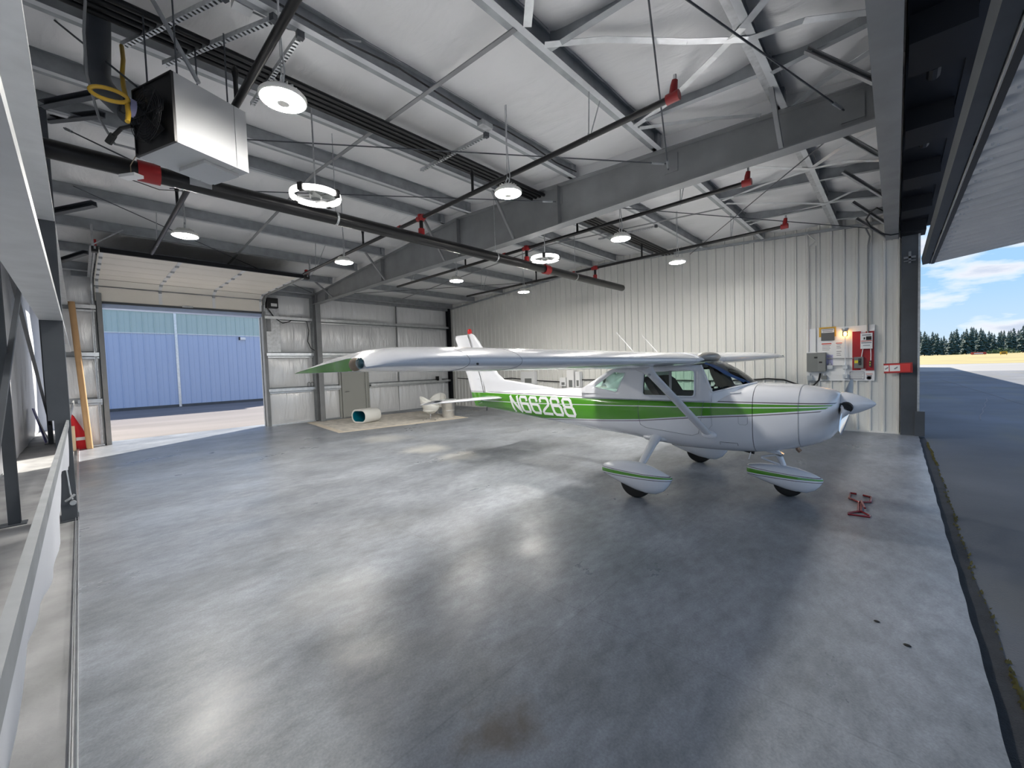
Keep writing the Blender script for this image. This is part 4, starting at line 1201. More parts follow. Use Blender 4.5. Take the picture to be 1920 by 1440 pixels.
# ---- nose: spinner and propeller
SC = V((-.46, AY, 1.178))
sp = MB().lathe([(.125, 0), (.135, .01), (.134, .05), (.120, .11), (.092, .18), (.055, .25), (.022, .295), (.004, .308)], SC, V((1, 0, .02)), 32).build('spinner', M['plane_white'], plane, smooth=40)
MB().lathe([(.128, -.012), (.128, .004)], SC, V((1, 0, .02)), 32).build('spinner_backplate', M['black'], plane)
for s, nm in ((-1, 'near'), (1, 'far')):
    d = V((0, s * .966, s * .26)).normalized(); fw = V((1, 0, 0)); sd = d.cross(fw)
    bb = MB(); rr = []
    for r, ch, th, tw in ((.06, .05, .03, .9), (.16, .06, .022, .75), (.30, .065, .016, .55), (.48, .062, .012, .42), (.66, .055, .009, .33), (.80, .044, .007, .28), (.865, .026, .005, .26)):
        a = fw * math.sin(tw) + sd * math.cos(tw) * s; c = d.cross(a)
        o = SC + V((.055, 0, 0)) + d * r
        rr.append([o + a * (ch * math.cos(2 * PI * i / 12)) + c * (th * math.sin(2 * PI * i / 12)) for i in range(12)])
    bb.rings(rr)
    pb = bb.build('propeller_blade', M['chrome'] if s < 0 else M['primer'], plane, smooth=50)
    MB().lathe([(.062, 0), (.066, .04), (.060, .075)], SC + V((.055, 0, 0)) + d * .075, d, 18).build('blade_cuff', M['black'], pb, smooth=40)

# ---- landing gear
def fairing_paint(nm, x0, x1, top, gt, gb):
    return plane_paint(nm, top, gt, [(x0, 2), (x1, 2)], gb, x1, rim=.02, line=.008)
def wheel_set(cx, cy, r, rows_, nm, stripes):
    """wheel fairing lofted along x, rows: x, z bottom, z top, half width"""
    m = fairing_paint(nm + '_fairing_paint', rows_[0][0] - .1, rows_[-1][0] + .1, *stripes)
    bb = MB(); rr = []
    for x, zb, zt, hw in rows_:
        zc = (zb + zt) / 2; hh = (zt - zb) / 2
        rr.append([(x, cy + hw * math.copysign(abs(math.cos(a)) ** .75, math.cos(a)), zc + hh * math.copysign(abs(math.sin(a)) ** .85, math.sin(a))) for a in [2 * PI * k / 28 for k in range(28)]])
    bb.rings(rr)
    f = bb.build('wheel_fairing', m, plane, smooth=50)
    w = MB()
    prof = [(r * .55, -.065), (r * .80, -.075), (r * .95, -.062), (r, -.03), (r, .03), (r * .95, .062), (r * .80, .075), (r * .55, .065)]
    w.lathe(prof, (cx, cy, r), V((0, 1, 0)), 32)
    wo = w.build('wheel', M['rubber'], plane, smooth=45)
    MB().lathe([(r * .56, -.06), (r * .5, -.045), (r * .2, -.05), (r * .2, .05), (r * .5, .045), (r * .56, .06)], (cx, cy, r), V((0, 1, 0)), 20).build('hub', M['galv'], wo)
    return f
def mix_rows(r, k=4):
    out = []
    for a, c in zip(r[:-1], r[1:]):
        for i in range(k):
            t = i / k; t = t
            out.append(tuple(p + (q - p) * t for p, q in zip(a, c)))
    return out + [r[-1]]
NR = [(-1.42, .215, .335, .075), (-1.40, .203, .350, .09), (-1.30, .172, .366, .11), (-1.15, .125, .378, .122), (-1.0, .085, .376, .128), (-.88, .068, .358, .124), (-.78, .072, .330, .105), (-.70, .115, .300, .08), (-.655, .165, .278, .055), (-.622, .222, .258, .018)]
wheel_set(-.97, AY, .165, mix_rows(NR, 2), 'nose', ([(-1.42, .322), (-.60, .268)], [(-1.42, .308), (-.60, .258)], [(-1.42, .252), (-.60, .240)]))
for s in (-1, 1):
    cy = AY + s * 1.165
    MR = [(-2.89, .258, .378, .07), (-2.87, .245, .392, .085), (-2.76, .205, .432, .11), (-2.6, .150, .455, .125), (-2.42, .098, .454, .132), (-2.28, .078, .430, .13), (-2.16, .085, .392, .11), (-2.07, .135, .358, .085), (-2.01, .21, .336, .055), (-1.972, .285, .315, .018)]
    wheel_set(-2.43, cy, .205, mix_rows(MR, 2), 'main', ([(-2.9, .352), (-1.97, .325)], [(-2.9, .338), (-1.97, .316)], [(-2.9, .288), (-1.97, .298)]))
    # tubular leg
    pa = V((-2.46, AY + s * .40, .60)); pb = V((-2.40, AY + s * 1.05, .40))
    def grow(p, w, t):
        d = (pb - pa).normalized(); a = V((1, 0, 0)); a = (a - d * a.dot(d)).normalized(); c = d.cross(a)
        return [p + a * (w * math.cos(2 * PI * i / 14)) + c * (t * math.sin(2 * PI * i / 14)) for i in range(14)]
    pa2 = V((-2.47, AY + s * .47, .66)); pb2 = V((-2.40, AY + s * 1.10, .40))
    lg = MB().rings([grow(pa2, .085, .05), grow(pa2 * .75 + pb2 * .25, .062, .036), grow(pb2 * .75 + pa2 * .25, .055, .03), grow(pb2, .045, .028)]).build('gear_leg', M['plane_white'], plane, smooth=50)
    MB().ball(pa2 + V((-.02, -s * .06, -.01)), .12, 14, (1.7, .7, .45)).build('leg_fairing', M['plane_white'], lg, smooth=60)
    MB().lathe([(.028, -.03), (.028, .03)], pb2 + V((.0, 0, -.01)), V((0, s * .8, -.5)), 12).build('brake_fitting', M['primer'], lg)
# nose strut
ns = MB().tube([(-1.13, AY, .60), (-1.06, AY, .47), (-1.02, AY, .37)], [.038, .036, .03], 14).build('nose_strut', M['plane_white'], plane, smooth=50)
MB().tube([(-1.085, AY, .50), (-1.035, AY, .40)], .024, 12).build('oleo', M['chrome'], ns)
for nm, pts in (('torque_link', [(-1.10, AY - .02, .50), (-1.26, AY - .015, .46), (-1.26, AY - .015, .44), (-1.05, AY - .02, .38)]), ('shimmy_damper', [(-1.20, AY - .08, .555), (-1.03, AY - .08, .53)])):
    MB().tube(pts, .014, 8).build(nm, M['plane_white'], ns)
MB().lathe([(.05, 0), (.055, .02), (.05, .04)], (-1.075, AY, .50), V((.4, 0, 1)), 16).build('steering_collar', M['chrome'], ns)
MB().tube([(-1.42, AY - .3, .570), (-1.28, AY - .3, .562)], [.006, .026], 8).build('cowl_outlet', M['black'], fus)
#@THINGS
# ================================================================== CEILING LAMPS
def round_lamp(loc, label):
    t = thing('ceiling_lamp', label, 'lamp', loc, 'round white ceiling lamps')
    c = V(loc)
    MB().lathe([(.02, .085), (.085, .08), (.12, .055), (.160, .03), (.172, .016), (.172, -.010), (.162, -.014), (.157, -.006)], c, n=32).build('housing', M['lamp_rim'], t, smooth=40)
    MB().lathe([(.158, -.004), (.150, -.018), (.10, -.030), (.045, -.032)], c, n=32).build('lens', M['lens'], t, smooth=60)
    MB().lathe([(.046, -.030), (.044, -.040), (.02, -.042), (.001, -.042)], c, n=20).build('sensor_cap', M['lamp_rim'], t)
    fb = MB()
    for k in range(16):
        a = 2 * PI * k / 16; d = V((math.cos(a), math.sin(a), 0))
        fb.beam(c + d * .03 + V((0, 0, .075)), c + d * .11 + V((0, 0, .062)), .006, .04)
    fb.build('cooling_fins', M['lamp_rim'], t)
    MB().tube([c + V((0, 0, .07)), c + V((.03, 0, .15)), c + V((0, 0, .19)), c + V((-.03, 0, .15)), c + V((0, 0, .07))], .008, 6).build('hook', M['galv'], t)
    top = roofz(c.x) + .19 - c.z
    cd = MB().tube([c + V((.012, .0, .08)), c + V((.03, .01, .2)), c + V((.004, 0, top * .5)), c + V((.012, 0, top))], .007, 6); cd.tube([c + V((-.01, 0, .19)), c + V((-.01, 0, top))], .004, 5)
    cd.build('hanging_cord', M['galv'], t)
    return t
LABS = ['brightest round ceiling lamp hanging just beside the white unit heater', 'round ceiling lamp hanging against the roof beam above the middle of the wing', 'round ceiling lamp hanging above the raised overhead garage door',
        'round ceiling lamp left of the roof beam, above the wing tip', 'round ceiling lamp right of the roof beam, near the silver back wall', 'small round ceiling lamp close to the far corner of the ribbed wall',
        'round ceiling lamp hanging under the bundle of black pipes beyond the roof beam', 'round ceiling lamp hanging closest to the ribbed white wall, above the cabin']
for (x, y), lb in zip([(-3.53, 1.22), (-3.53, 3.79), (-7.9, 1.225), (-7.9, 3.69), (-7.88, 6.49), (-7.87, 8.97), (-3.49, 6.58), (-3.475, 9.07)], LABS):
    round_lamp((x, y, 3.9), lb)
def ring_lamp(loc, label):
    t = thing('ring_lamp_fan', label, 'lamp', loc, 'white ring lamps with a fan inside')
    c = V(loc); R = .275
    rr = MB()
    pts = []
    for k in range(48):
        a = 2 * PI * k / 48; d = V((math.cos(a), math.sin(a), 0))
        pts.append([c + d * (R - .022), c + d * (R + .012) , c + d * (R + .018) + V((0, 0, .03)), c + d * (R + .012) + V((0, 0, .062)), c + d * (R - .022) + V((0, 0, .062))])
    pts.append(pts[0])
    rr.rings(pts, False, False); rr.build('lamp_ring', M['lens_soft'], t, smooth=50)
    for k in range(4):
        a = 2 * PI * k / 4 + .6; d = V((math.cos(a), math.sin(a), 0)); s_ = V((-d.y, d.x, 0))
        MB().beam(c + d * (R + .005) + V((0, 0, -.008)), c + d * (R + .005) + V((0, 0, .078)), .06, .05, up=d).build('ring_clip', M['black'], t)
        MB().beam(c + d * .07 + V((0, 0, .03)), c + d * (R - .02) + V((0, 0, .05)), .02, .012).build('spoke', M['grey_paint'], t)
    MB().lathe([(.001, 0), (.055, .0), (.07, .02), (.07, .07), (.03, .09), (.015, .14)], c, n=20).build('fan_hub', M['grey_paint'], t, smooth=40)
    for k in range(5):
        a = 2 * PI * k / 5; d = V((math.cos(a), math.sin(a), 0)); s_ = V((-d.y, d.x, 0))
        bb = MB(); p = [c + d * .07 + s_ * -.03 + V((0, 0, .05)), c + d * .07 + s_ * .03 + V((0, 0, .03)), c + d * .21 + s_ * .06 + V((0, 0, .03)), c + d * .22 + s_ * -.04 + V((0, 0, .055))]
        bb.add(p + [q + V((0, 0, .006)) for q in p], [(0, 1, 2, 3), (7, 6, 5, 4), (0, 4, 5, 1), (1, 5, 6, 2), (2, 6, 7, 3), (3, 7, 4, 0)])
        bb.build('fan_blade', M['grey_paint'], t)
    top = roofz(c.x) + .19 - c.z
    MB().tube([c + V((0, 0, .13)), c + V((0, 0, top))], .010, 8).build('stem', M['galv'], t)
    return t
ring_lamp((-5.22, 2.12, 3.88), 'white ring lamp with a fan inside, hanging between heater and roof beam')
ring_lamp((-5.21, 6.63, 3.88), 'white ring lamp with a fan inside, hanging beyond the roof beam')

# ================================================================== PIPES
MPX, MPZ = -5.75, 3.90
t = thing('sprinkler_main', 'thick black sprinkler main pipe running across the room to the ribbed wall', 'pipe', (MPX, 5.4, MPZ))
MB().tube([(MPX, -.95, MPZ), (MPX, 10.86, MPZ), (MPX, 10.90, MPZ)], [.088, .088, .07], 18).build('pipe', M['black_pipe'], t, smooth=40)
for y in (.62, 7.35):
    MB().tube([(MPX, y - .09, MPZ), (MPX, y + .09, MPZ)], .104, 16).build('red_coupling', M['red_paint'], t, smooth=40)
for y in (2.6, 5.75, 8.5):
    bb = MB(); bb.lathe([(.094, -.015), (.094, .015), (.09, .015), (.09, -.015)], (MPX, y, MPZ), V((0, 1, 0)), 18)
    bb.tube([(MPX, y, MPZ + .09), (MPX, y, roofz(MPX) + .1)], .006, 6); bb.build('clevis_hanger', M['galv'], t)
MB().box(MPX + .06, MPX + .092, .95, 1.15, MPZ - .045, MPZ + .03).build('pipe_tag', M['galv_dull'], t)
BRY = [1.135, 4.03, 6.69, 9.42]
BL = ['thin black sprinkler branch pipe passing over the white unit heater', 'thin black sprinkler branch pipe in front of the roof beam, red elbow at its end', 'thin black sprinkler branch pipe beyond the roof beam', 'thin black sprinkler branch pipe closest to the ribbed white wall']
for i, y in enumerate(BRY):
    z = 4.25
    t = thing('sprinkler_branch', BL[i], 'pipe', (MPX, y, z), 'sprinkler branch pipes')
    xe = -1.56 if i else -1.4
    MB().tube([(xe, y, z), (-10.9, y, z)], .032, 10).build('pipe', M['black_pipe'], t, smooth=40)
    bb = MB().tube([(MPX, y, MPZ + .08), (MPX, y, z)], .032, 10); bb.build('riser', M['black_pipe'], t)
    for zz, rr in ((MPZ + .12, .052), (z, .055)):
        bb = MB().tube([(MPX, y, zz - .05), (MPX, y, zz + .05)], rr, 12)
        if zz == z: bb.tube([(MPX - .09, y, z), (MPX + .09, y, z)], .045, 12)
        bb.build('red_fitting', M['red_paint'], t, smooth=40)
    MB().tube([(MPX - .62, y, z), (MPX - .70, y, z)], .045, 10).build('red_coupling', M['red_paint'], t)
    bb = MB().tube([(xe + .06, y, z), (xe - .06, y, z)], .048, 12); bb.tube([(xe, y, z), (xe + .01, y, z + .10), (xe + .02, y, z + .15)], [.042, .035, .028], 10)
    bb.build('red_elbow', M['red_paint'], t, smooth=40)
    MB().tube([(xe + .02, y, z + .15), (xe + .02, y, z + .20)], .016, 8).build('sprinkler_head', M['chrome'], t)
    for x in (-4.45, -7.75):
        bb = MB().tube([(x, y, z), (x, y, z + .22), (x, y, z + .27), (x, y, z + .30), (x, y, z + .335)], [.02, .02, .03, .026, .012], 8); bb.build('sprinkler_head', M['black_pipe'], t)
    for x in (-2.5, -10.15):
        bb = MB().tube([(x, y + .02, z), (x, y + .26, roofz(x))], .007, 5); bb.tube([(x, y, z), (x, y + .03, roofz(x))], .007, 5); bb.tube([(x, y, z - .04), (x, y, z + .05)], .012, 6)
        bb.build('hanger', M['galv'], t)
for j in range(4):
    x = -4.66 - j * .095
    bb = MB()
    bb.tube([(x, -.9, roofz(x) - .075), (x, 5.80, roofz(x) - .075)], .030, 10); bb.tube([(x, 5.80, roofz(x) - .075), (x, 6.1, roofz(x) - .075), (x, 11.85, roofz(x) - .075)], .030, 10)
    o = bb.build('black_pipe', M['black_pipe'], None, (x, 5.5, roofz(x) - .075), smooth=40)
    tag(o, 'black pipe under a roof purlin, ' + ['nearest the open hangar door', 'second from the open hangar door', 'third from the open hangar door', 'farthest from the open hangar door'][j] + ' in the bundle', 'pipe', 'bundle of four black pipes', 'thing')

# ---- slotted channels between the purlins
def unistrut(p, q, label):
    p, q = V(p), V(q)
    t = thing('slotted_channel', label, 'channel', (p + q) / 2)
    d = (q - p); n = int(d.length / .052)
    bb = MB(); w = .041; h = .041
    bb.sect(p, q, [(-w / 2, -h / 2), (-w / 2 + .004, -h / 2), (-w / 2 + .004, h / 2 - .004), (w / 2 - .004, h / 2 - .004), (w / 2 - .004, -h / 2), (w / 2, -h / 2), (w / 2, h / 2), (-w / 2, h / 2)])
    bb.build('channel', M['galv'], t)
    dn = d.normalized(); sb = MB()
    for i in range(n):
        a = p + d * ((i + .25) / n); c = p + d * ((i + .75) / n)
        sb.beam(a + V((0, 0, -h / 2)), c + V((0, 0, -h / 2)), w * .98, .004)
    tag(sb.build('slot_web', M['galv_bright'], t), kind='stuff')
    MB().beam(q - dn * .03, q + dn * .02, .06, .06).build('channel_clamp', M['primer_dark'], t)
    return t
unistrut(at(230, 85, z=4.83), at(420, -8, z=4.80), 'slotted steel channel above the heater, the one nearer the flue pipe')
unistrut(at(308, 120, z=4.83), at(515, 35, z=4.80), 'slotted steel channel above the heater, ending under the white junction box')
unistrut((-5.4, 1.53, 4.84), (-3.92, 1.53, 4.78), 'slotted steel channel beside the brightest ceiling lamp')
unistrut((-5.4, 3.83, 4.84), (-3.92, 3.83, 4.78), 'slotted steel channel crossing the black pipes, left of the roof beam')
unistrut((-5.4, 9.05, 4.84), (-3.92, 9.05, 4.78), 'slotted steel channel crossing the black pipes near the ribbed wall')

# ================================================================== UNIT HEATER
HO = V((-4.18, .622, 3.066 + .545)); th = 1.927
d1 = V((math.cos(th), math.sin(th), 0)); d2 = V((-math.sin(th), math.cos(th), 0)); uz = V((0, 0, 1))
HW, HL, HH = .554, .60, .55
t = thing('unit_heater', 'white box unit heater with black fan back, hung from slotted channels', 'heater', HO + d1 * .3 + d2 * .27)
def hp(a, b_, c): return HO + d1 * a + d2 * b_ + uz * c
def hbox(mb, a0, a1, b0, b1, c0, c1):
    P = [hp(a, b_, c) for c in (c0, c1) for a, b_ in ((a0, b0), (a1, b0), (a1, b1), (a0, b1))]
    return mb.add(P, [(0, 3, 2, 1), (4, 5, 6, 7), (0, 1, 5, 4), (1, 2, 6, 5), (2, 3, 7, 6), (3, 0, 4, 7)])
M['heater_white'] = mat('heater_enamel', (.36, .37, .38), .16, coat=.5)
b = MB(); hbox(b, .02, HL - .11, 0, HW, 0, HH); b.build('cabinet', M['heater_white'], t)
b = MB(); hbox(b, HL - .105, HL, 0, HW, 0, HH); b.build('front_cabinet', M['heater_white'], t)
b = MB(); hbox(b, .012, .03, .004, HW - .004, .004, HH - .004); b.build('back_panel', M['black'], t)
b = MB(); hbox(b, 0, .02, 0, .012, 0, HH); hbox(b, 0, .02, HW - .012, HW, 0, HH); hbox(b, 0, .02, 0, HW, 0, .012); hbox(b, 0, .02, 0, HW, HH - .012, HH); b.build('back_rim', M['black'], t)
b = MB(); hbox(b, HL * .45, HL - .03, .10, HW - .10, -.03, 0); b.build('underside_cover', M['heater_white'], t)
fc = hp(-.01, HW * .48, HH * .45)
b = MB()
for k in range(5):
    a = 2 * PI * k / 5 + .3
    dd = d2 * math.cos(a) + uz * math.sin(a); ss = d2 * -math.sin(a) + uz * math.cos(a)
    p = [fc + dd * .04 - ss * .03, fc + dd * .04 + ss * .03 - d1 * .02, fc + dd * .19 + ss * .08 - d1 * .03, fc + dd * .20 - ss * .05]
    b.add(p + [q + d1 * .005 for q in p], [(0, 1, 2, 3), (7, 6, 5, 4), (0, 4, 5, 1), (1, 5, 6, 2), (2, 6, 7, 3), (3, 7, 4, 0)])
b.build('fan', M['black_steel'], t)
b = MB()
for k in range(9):
    r = .05 + .021 * k
    pts = [fc - d1 * .045 + d2 * r * math.cos(2 * PI * i / 28) + uz * r * math.sin(2 * PI * i / 28) for i in range(29)]
    b.tube(pts, .0022, 4, cap=False)
for k in range(4):
    a = PI * k / 4
    b.tube([fc - d1 * .045 + (d2 * math.cos(a) + uz * math.sin(a)) * .225, fc - d1 * .045 - (d2 * math.cos(a) + uz * math.sin(a)) * .225], .004, 4)
b.build('fan_guard', M['black_steel'], t)
b = MB().tube([hp(-.0, HW * .76, HH * .60), hp(-.13, HW * .80, HH * .62)], .066, 20); mo = b.build('fan_motor', M['black'], t, smooth=40)
MB().tube([hp(-.045, HW * .774, HH * .607), hp(-.085, HW * .787, HH * .613)], .0675, 20, cap=False).build('motor_label', M['lavender'], mo, smooth=40)
b = MB().tube([hp(-.03, HW * .93, HH * .42), hp(-.06, HW * 1.1, HH * .40), hp(-.08, HW * 1.26, HH * .30)], .016, 8); b.tube([hp(-.08, HW * 1.24, HH * .32), hp(-.09, HW * 1.36, HH * .22)], .026, 8); b.build('gas_cock', M['black_pipe'], t)
rodp = [(.08, .06), (.08, HW - .08), (HL - .12, .06), (HL - .12, HW - .08)]
for a, c in rodp:
    p = hp(a, c, HH); MB().tube([p, V((p.x, p.y, 4.80))], .007, 6).build('threaded_rod', M['primer_dark'], t)
# flue pipe, gas hose, junction boxes
fp = [at(181, -60, x=-5.05), at(183, 60, x=-5.05), at(183, 140, x=-5.05), at(189, 158, x=-5.0), at(203, 176, x=-4.92), at(244, 214, x=-4.6)]
b = MB().tube(fp, .085, 18)
t = b.build('flue_pipe', M['primer_dark'], None, fp[2], smooth=40); tag(t, 'dark sheet-metal flue pipe dropping from the roof to the heater', 'pipe', None, 'thing')
gp = [at(228, 86, x=-5.15), at(231, 112, x=-5.0), at(229, 140, x=-4.85), at(232, 165, x=-4.7), at(238, 190, x=-4.5), at(241, 215, x=-4.35), at(239, 228, x=-4.3)]
b = MB().tube(gp, .016, 8)
lp = [at(204 + 36 * math.cos(a) + 4 * math.sin(a), 177 + 12 * math.sin(a) + 9 * math.cos(a), x=-4.45) for a in [2 * PI * i / 24 for i in range(25)]]
b.tube(lp, .015, 8, cap=False)
t = b.build('gas_hose', M['gasket_yellow'], None, gp[3], smooth=50); tag(t, 'looped yellow gas hose at the back of the heater', 'hose', None, 'thing')
cb = [at(160, 0, z=4.72), at(157, 60, z=4.5), at(163, 140, z=4.25), at(185, 220, z=3.95), at(215, 270, z=3.75), hp(-.02, HW * .95, .05)]
t = MB().tube(cb, .010, 6).build('power_cable', M['primer'], None, cb[2], smooth=50); tag(t, 'thin grey cable sagging from the roof to the bottom of the heater', 'cable', None, 'thing')
jb = at(246, 330, z=3.74)
t = thing('thermostat_box', 'small white control box hanging on a wire below the heater', 'box', jb)
MB().beam(jb - V((.09, .05, 0)), jb + V((.09, .05, -.01)), .085, .03).build('box_body', M['white_paint'], t)
MB().tube([jb + V((0, 0, .01)), jb + V((.01, .0, .10)), hp(-.0, HW * .96, .02)], .004, 5).build('wire', M['brown'], t)
MB().tube([jb + V((-.08, -.04, 0)), jb + V((-.35, .25, .05)), jb + V((-.9, .8, .35))], .005, 5).build('wire', M['black'], t)
jp = at(454, 12, z=4.90)
t = thing('junction_box', 'small white junction box on the purlin above the heater', 'box', jp)
MB().beam(jp - V((.0, .07, 0)), jp + V((.0, .07, 0)), .10, .05).build('box_body', M['white_paint'], t)
MB().tube([jp + V((0, .07, 0)), jp + V((.05, .35, -.02)), jp + V((.35, .9, .0))], .008, 6).build('cable', M['primer'], t)
# steel arm and grey rod above the heater
t = MB().tube([at(275, -20, z=4.86), at(372, 155, z=4.18)], .018, 8).build('conduit_rod', M['galv_dull'], None, at(320, 70, z=4.5)); tag(t, 'slanting grey conduit crossing the slotted channels above the heater', 'conduit', None, 'thing')
ARMS = [((85, 200), (195, 178), 4.55, 'upper'), ((90, 228), (198, 217), 4.45, 'lower'), ((102, 400), (182, 384), 4.55, 'third'), ((116, 490), (166, 474), 4.40, 'fourth')]
ALB = ['dark steel arm from the left wall, level with the heater fan', 'dark steel arm from the left wall, just above the sprinkler main', 'dark steel arm from the left wall, in front of the garage-door track hanger', 'dark steel arm from the left wall, beside the garage-door track']
AP = [((-7.2, -.10, 4.86), (-6.7, .37, 5.0)), ((-7.75, -.10, 4.97), (-7.2, .41, 5.03)), ((-10.2, -.12, 4.48), (-10.2, .38, 4.83)), ((-13.4, -.12, 4.38), (-13.4, .30, 4.64))]
AP = [(at(85, 200, y=-.1), at(195, 178, x=-6.7)), (at(90, 228, y=-.1) , at(198, 217, x=-7.0)), (at(103, 400, y=-.1), at(182, 384, x=-7.55)), (at(116, 490, y=-.1), at(166, 474, x=-10.3))]
for (p, q), lb in zip(AP, ALB):
    t = MB().sect(p, q, csec(.07, .07, .008)).build('steel_arm', M['primer_dark'], None, p); tag(t, lb, 'bracket', 'dark steel arms on the left wall', 'thing')

# ---- thin bracing rods under the roof
RODS = [((-.42, 5.86, 4.42), at(1217, -5, z=4.62), 'long dark bracing rod falling to the roof beam beside the header'),
        ((-2.35, 5.86, 4.44), at(1215, -10, z=4.72), 'thin bracing rod dropping steeply to the middle of the roof beam'),
        ((-4.35, 5.9, 4.60), (-8.8, 1.2, 4.88), 'bracing rod from the roof beam towards the bright heater lamp'),
        ((-2.35, 5.86, 4.52), (-6.9, 1.0, 4.90), 'bracing rod crossing the ceiling lamp in front of the roof beam'),
        ((-.30, 6.06, 4.4), (-4.2, 11.9, 4.72), 'bracing rod beyond the roof beam falling towards the cable conduit'),
        ((-4.3, 6.06, 4.6), (-.35, 11.9, 4.45), 'bracing rod beyond the roof beam rising towards the door header'),
        ((-14.9, 5.86, 4.52), (-9.5, .1, 4.82), 'bracing rod above the raised garage door'),
        ((-14.9, 6.1, 4.50), (-9.2, 11.9, 4.80), 'bracing rod in the far corner of the roof'),
        (at(70, 12, x=-6.0), at(256, 162, x=-4.6), 'dark bracing rod behind the flue pipe'),
        (at(120, 240, x=-7.5), at(245, 300, x=-5.9), 'dark bracing rod running down behind the heater')]
RODS[0] = ((-.42, 5.86, 4.40), (at(1275, -10, z=4.60)), RODS[0][2])
for p, q, lb in RODS:
    p, q = V(p), V(q)
    t = thing('bracing_rod', lb, 'rod', (p + q) / 2, 'thin bracing rods under the roof')
    MB().tube([p, q], .009, 6).build('rod', M['primer_dark'], t)
    d = (q - p).normalized()
    MB().tube([p + d * .06, p + d * .24], .018, 6).build('turnbuckle', M['galv_dull'], t)
# cable clipped along the purlin
cp = [(-3.85, .3 + i * .55, roofz(-3.95) + .05 + .03 * math.sin(i * 1.9)) for i in range(11)]
t = MB().tube(cp, .009, 6).build('purlin_cable', M['black'], None, cp[5], smooth=50); tag(t, 'black cable clipped along the roof purlin that carries the lamp boxes', 'cable', None, 'thing')
for i, (x, y, lb) in enumerate([(-3.83, 3.72, 'small metal box on the purlin above the lamp in front of the roof beam'), (-3.83, 6.9, 'small metal box on the purlin above the lamp beyond the roof beam')]):
    t = MB().box(x - .05, x + .05, y - .09, y + .09, roofz(x) - .06, roofz(x)).build('outlet_box', M['galv'], None, (x, y, roofz(x))); tag(t, lb, 'box', None, 'thing')
# door-side cable loops
cl = [at(1722, 348, y=11.0), at(1705, 350, y=11.2)]
lp = [(-.17, 10.2, 4.34), (-.26, 10.25, 4.44), (-.35, 10.35, 4.42), (-.42, 10.5, 4.33), (-.36, 10.75, 4.22), (-.22, 11.0, 4.12), (-.08, 11.2, 4.10), (.03, 11.3, 4.12)]
t = MB().tube(lp, .014, 6).build('control_cable', M['black'], None, lp[3], smooth=60); tag(t, 'black cable looped around a brace and sagging below the door header', 'cable', None, 'thing')

# ================================================================== BACK-WALL FITTINGS
op = V((X_B + .24, DY1 + .25, 4.02))
t = thing('door_opener', 'black garage-door opener with white label beside the raised door', 'door opener', op)
MB().box(op.x - .10, op.x + .10, op.y - .13, op.y + .20, op.z - .05, op.z + .28).build('motor_case', M['black'], t)
MB().box(op.x + .10, op.x + .106, op.y - .02, op.y + .16, op.z - .0, op.z + .10).build('label', M['paper'], t)
MB().box(X_B + .11, X_B + .15, DY1 + .10, DY1 + .52, 2.5, 3.98).build('mounting_plate', M['galv'], t)
MB().box(X_B + .15, X_B + .19, DY1 + .12, DY1 + .24, 3.2, 3.75).build('controller', M['primer'], t)
cab = [at(502, 578, x=-15.3), at(515, 596, x=-15.32), at(530, 606, x=-15.34), at(543, 603, x=-15.34), at(550, 597, x=-15.34), at(565, 596, x=-15.34), at(575, 603, x=-15.34), at(579, 620, x=-15.34), at(577, 640, x=-15.34), at(583, 653, x=-15.34), at(592, 658, x=-15.3)]
t = MB().tube(cab, .014, 6).build('opener_cable', M['black'], None, cab[5], smooth=60); tag(t, 'black cable drooping from the door opener across the silver wall', 'cable', None, 'thing')
for px, lb in ((576, 'first'), ):
    p = at(577, 721, x=-15.35); p.z = 1.223
    b = MB()
    for k in range(2):
        o = V((0, k * .11, 0)); b.tube([p + o, p + o + V((0, 0, .17)), p + o + V((0, .03, .20)), p + o + V((0, .07, .20)), p + o + V((0, .10, .17)), p + o + V((0, .10, 0))], .011, 6)
    t = b.build('pipe_hooks', M['grey_paint'], None, p, smooth=60); tag(t, 'small grey bent-pipe stubs standing on the lower wall girt left of the column', 'pipe', None, 'thing')
p = at(820, 703, x=-15.33); p.z = 1.283
t = thing('wall_outlet', 'black and white outlet box pair on the back-wall girt near the corner', 'outlet', p)
MB().box(p.x - .03, p.x + .05, p.y - .08, p.y + .05, p.z - .06, p.z + .14).build('black_box', M['black'], t)
MB().box(p.x - .03, p.x + .05, p.y + .06, p.y + .20, p.z - .05, p.z + .13).build('white_box', M['galv_bright'], t)

# ================================================================== THINGS BY THE LEFT END
tb = at(166, 839, z=0); tt = at(134, 563, x=-15.05)
tb = V((-14.98, .10, .0)); 
tt = V((-15.12, -.03, 3.74))
t = MB().tube([tb + V((0, 0, .004)), tt], .062, 20).build('cardboard_tube', M['cardboard'], None, tb, smooth=40); tag(t, 'tall tan cardboard tube leaning in the corner left of the garage door', 'tube', None, 'thing')
rb = [V((-15.20, -.19, .0)), V((-15.2, .07, .0)), V((-15.3, .07, .10)), V((-15.30, -.02, .48)), V((-15.32, -.10, .74)), V((-15.33, -.17, .86)), V((-15.33, -.22, .80))]
t = thing('red_bag', 'slumped red fabric bag with white patch against the wall by the garage door', 'bag', (-15.25, -.05, 0))
b = MB(); b.rings([[p + V((.07 * math.cos(a) * w + 0, 0, 0)) + V((0, .02 * math.sin(a), 0)) for p in rb] for a, w in ((0, 1), (.8, 1.2), (PI / 2, 1.3), (2.4, 1.0), (PI, .8))])
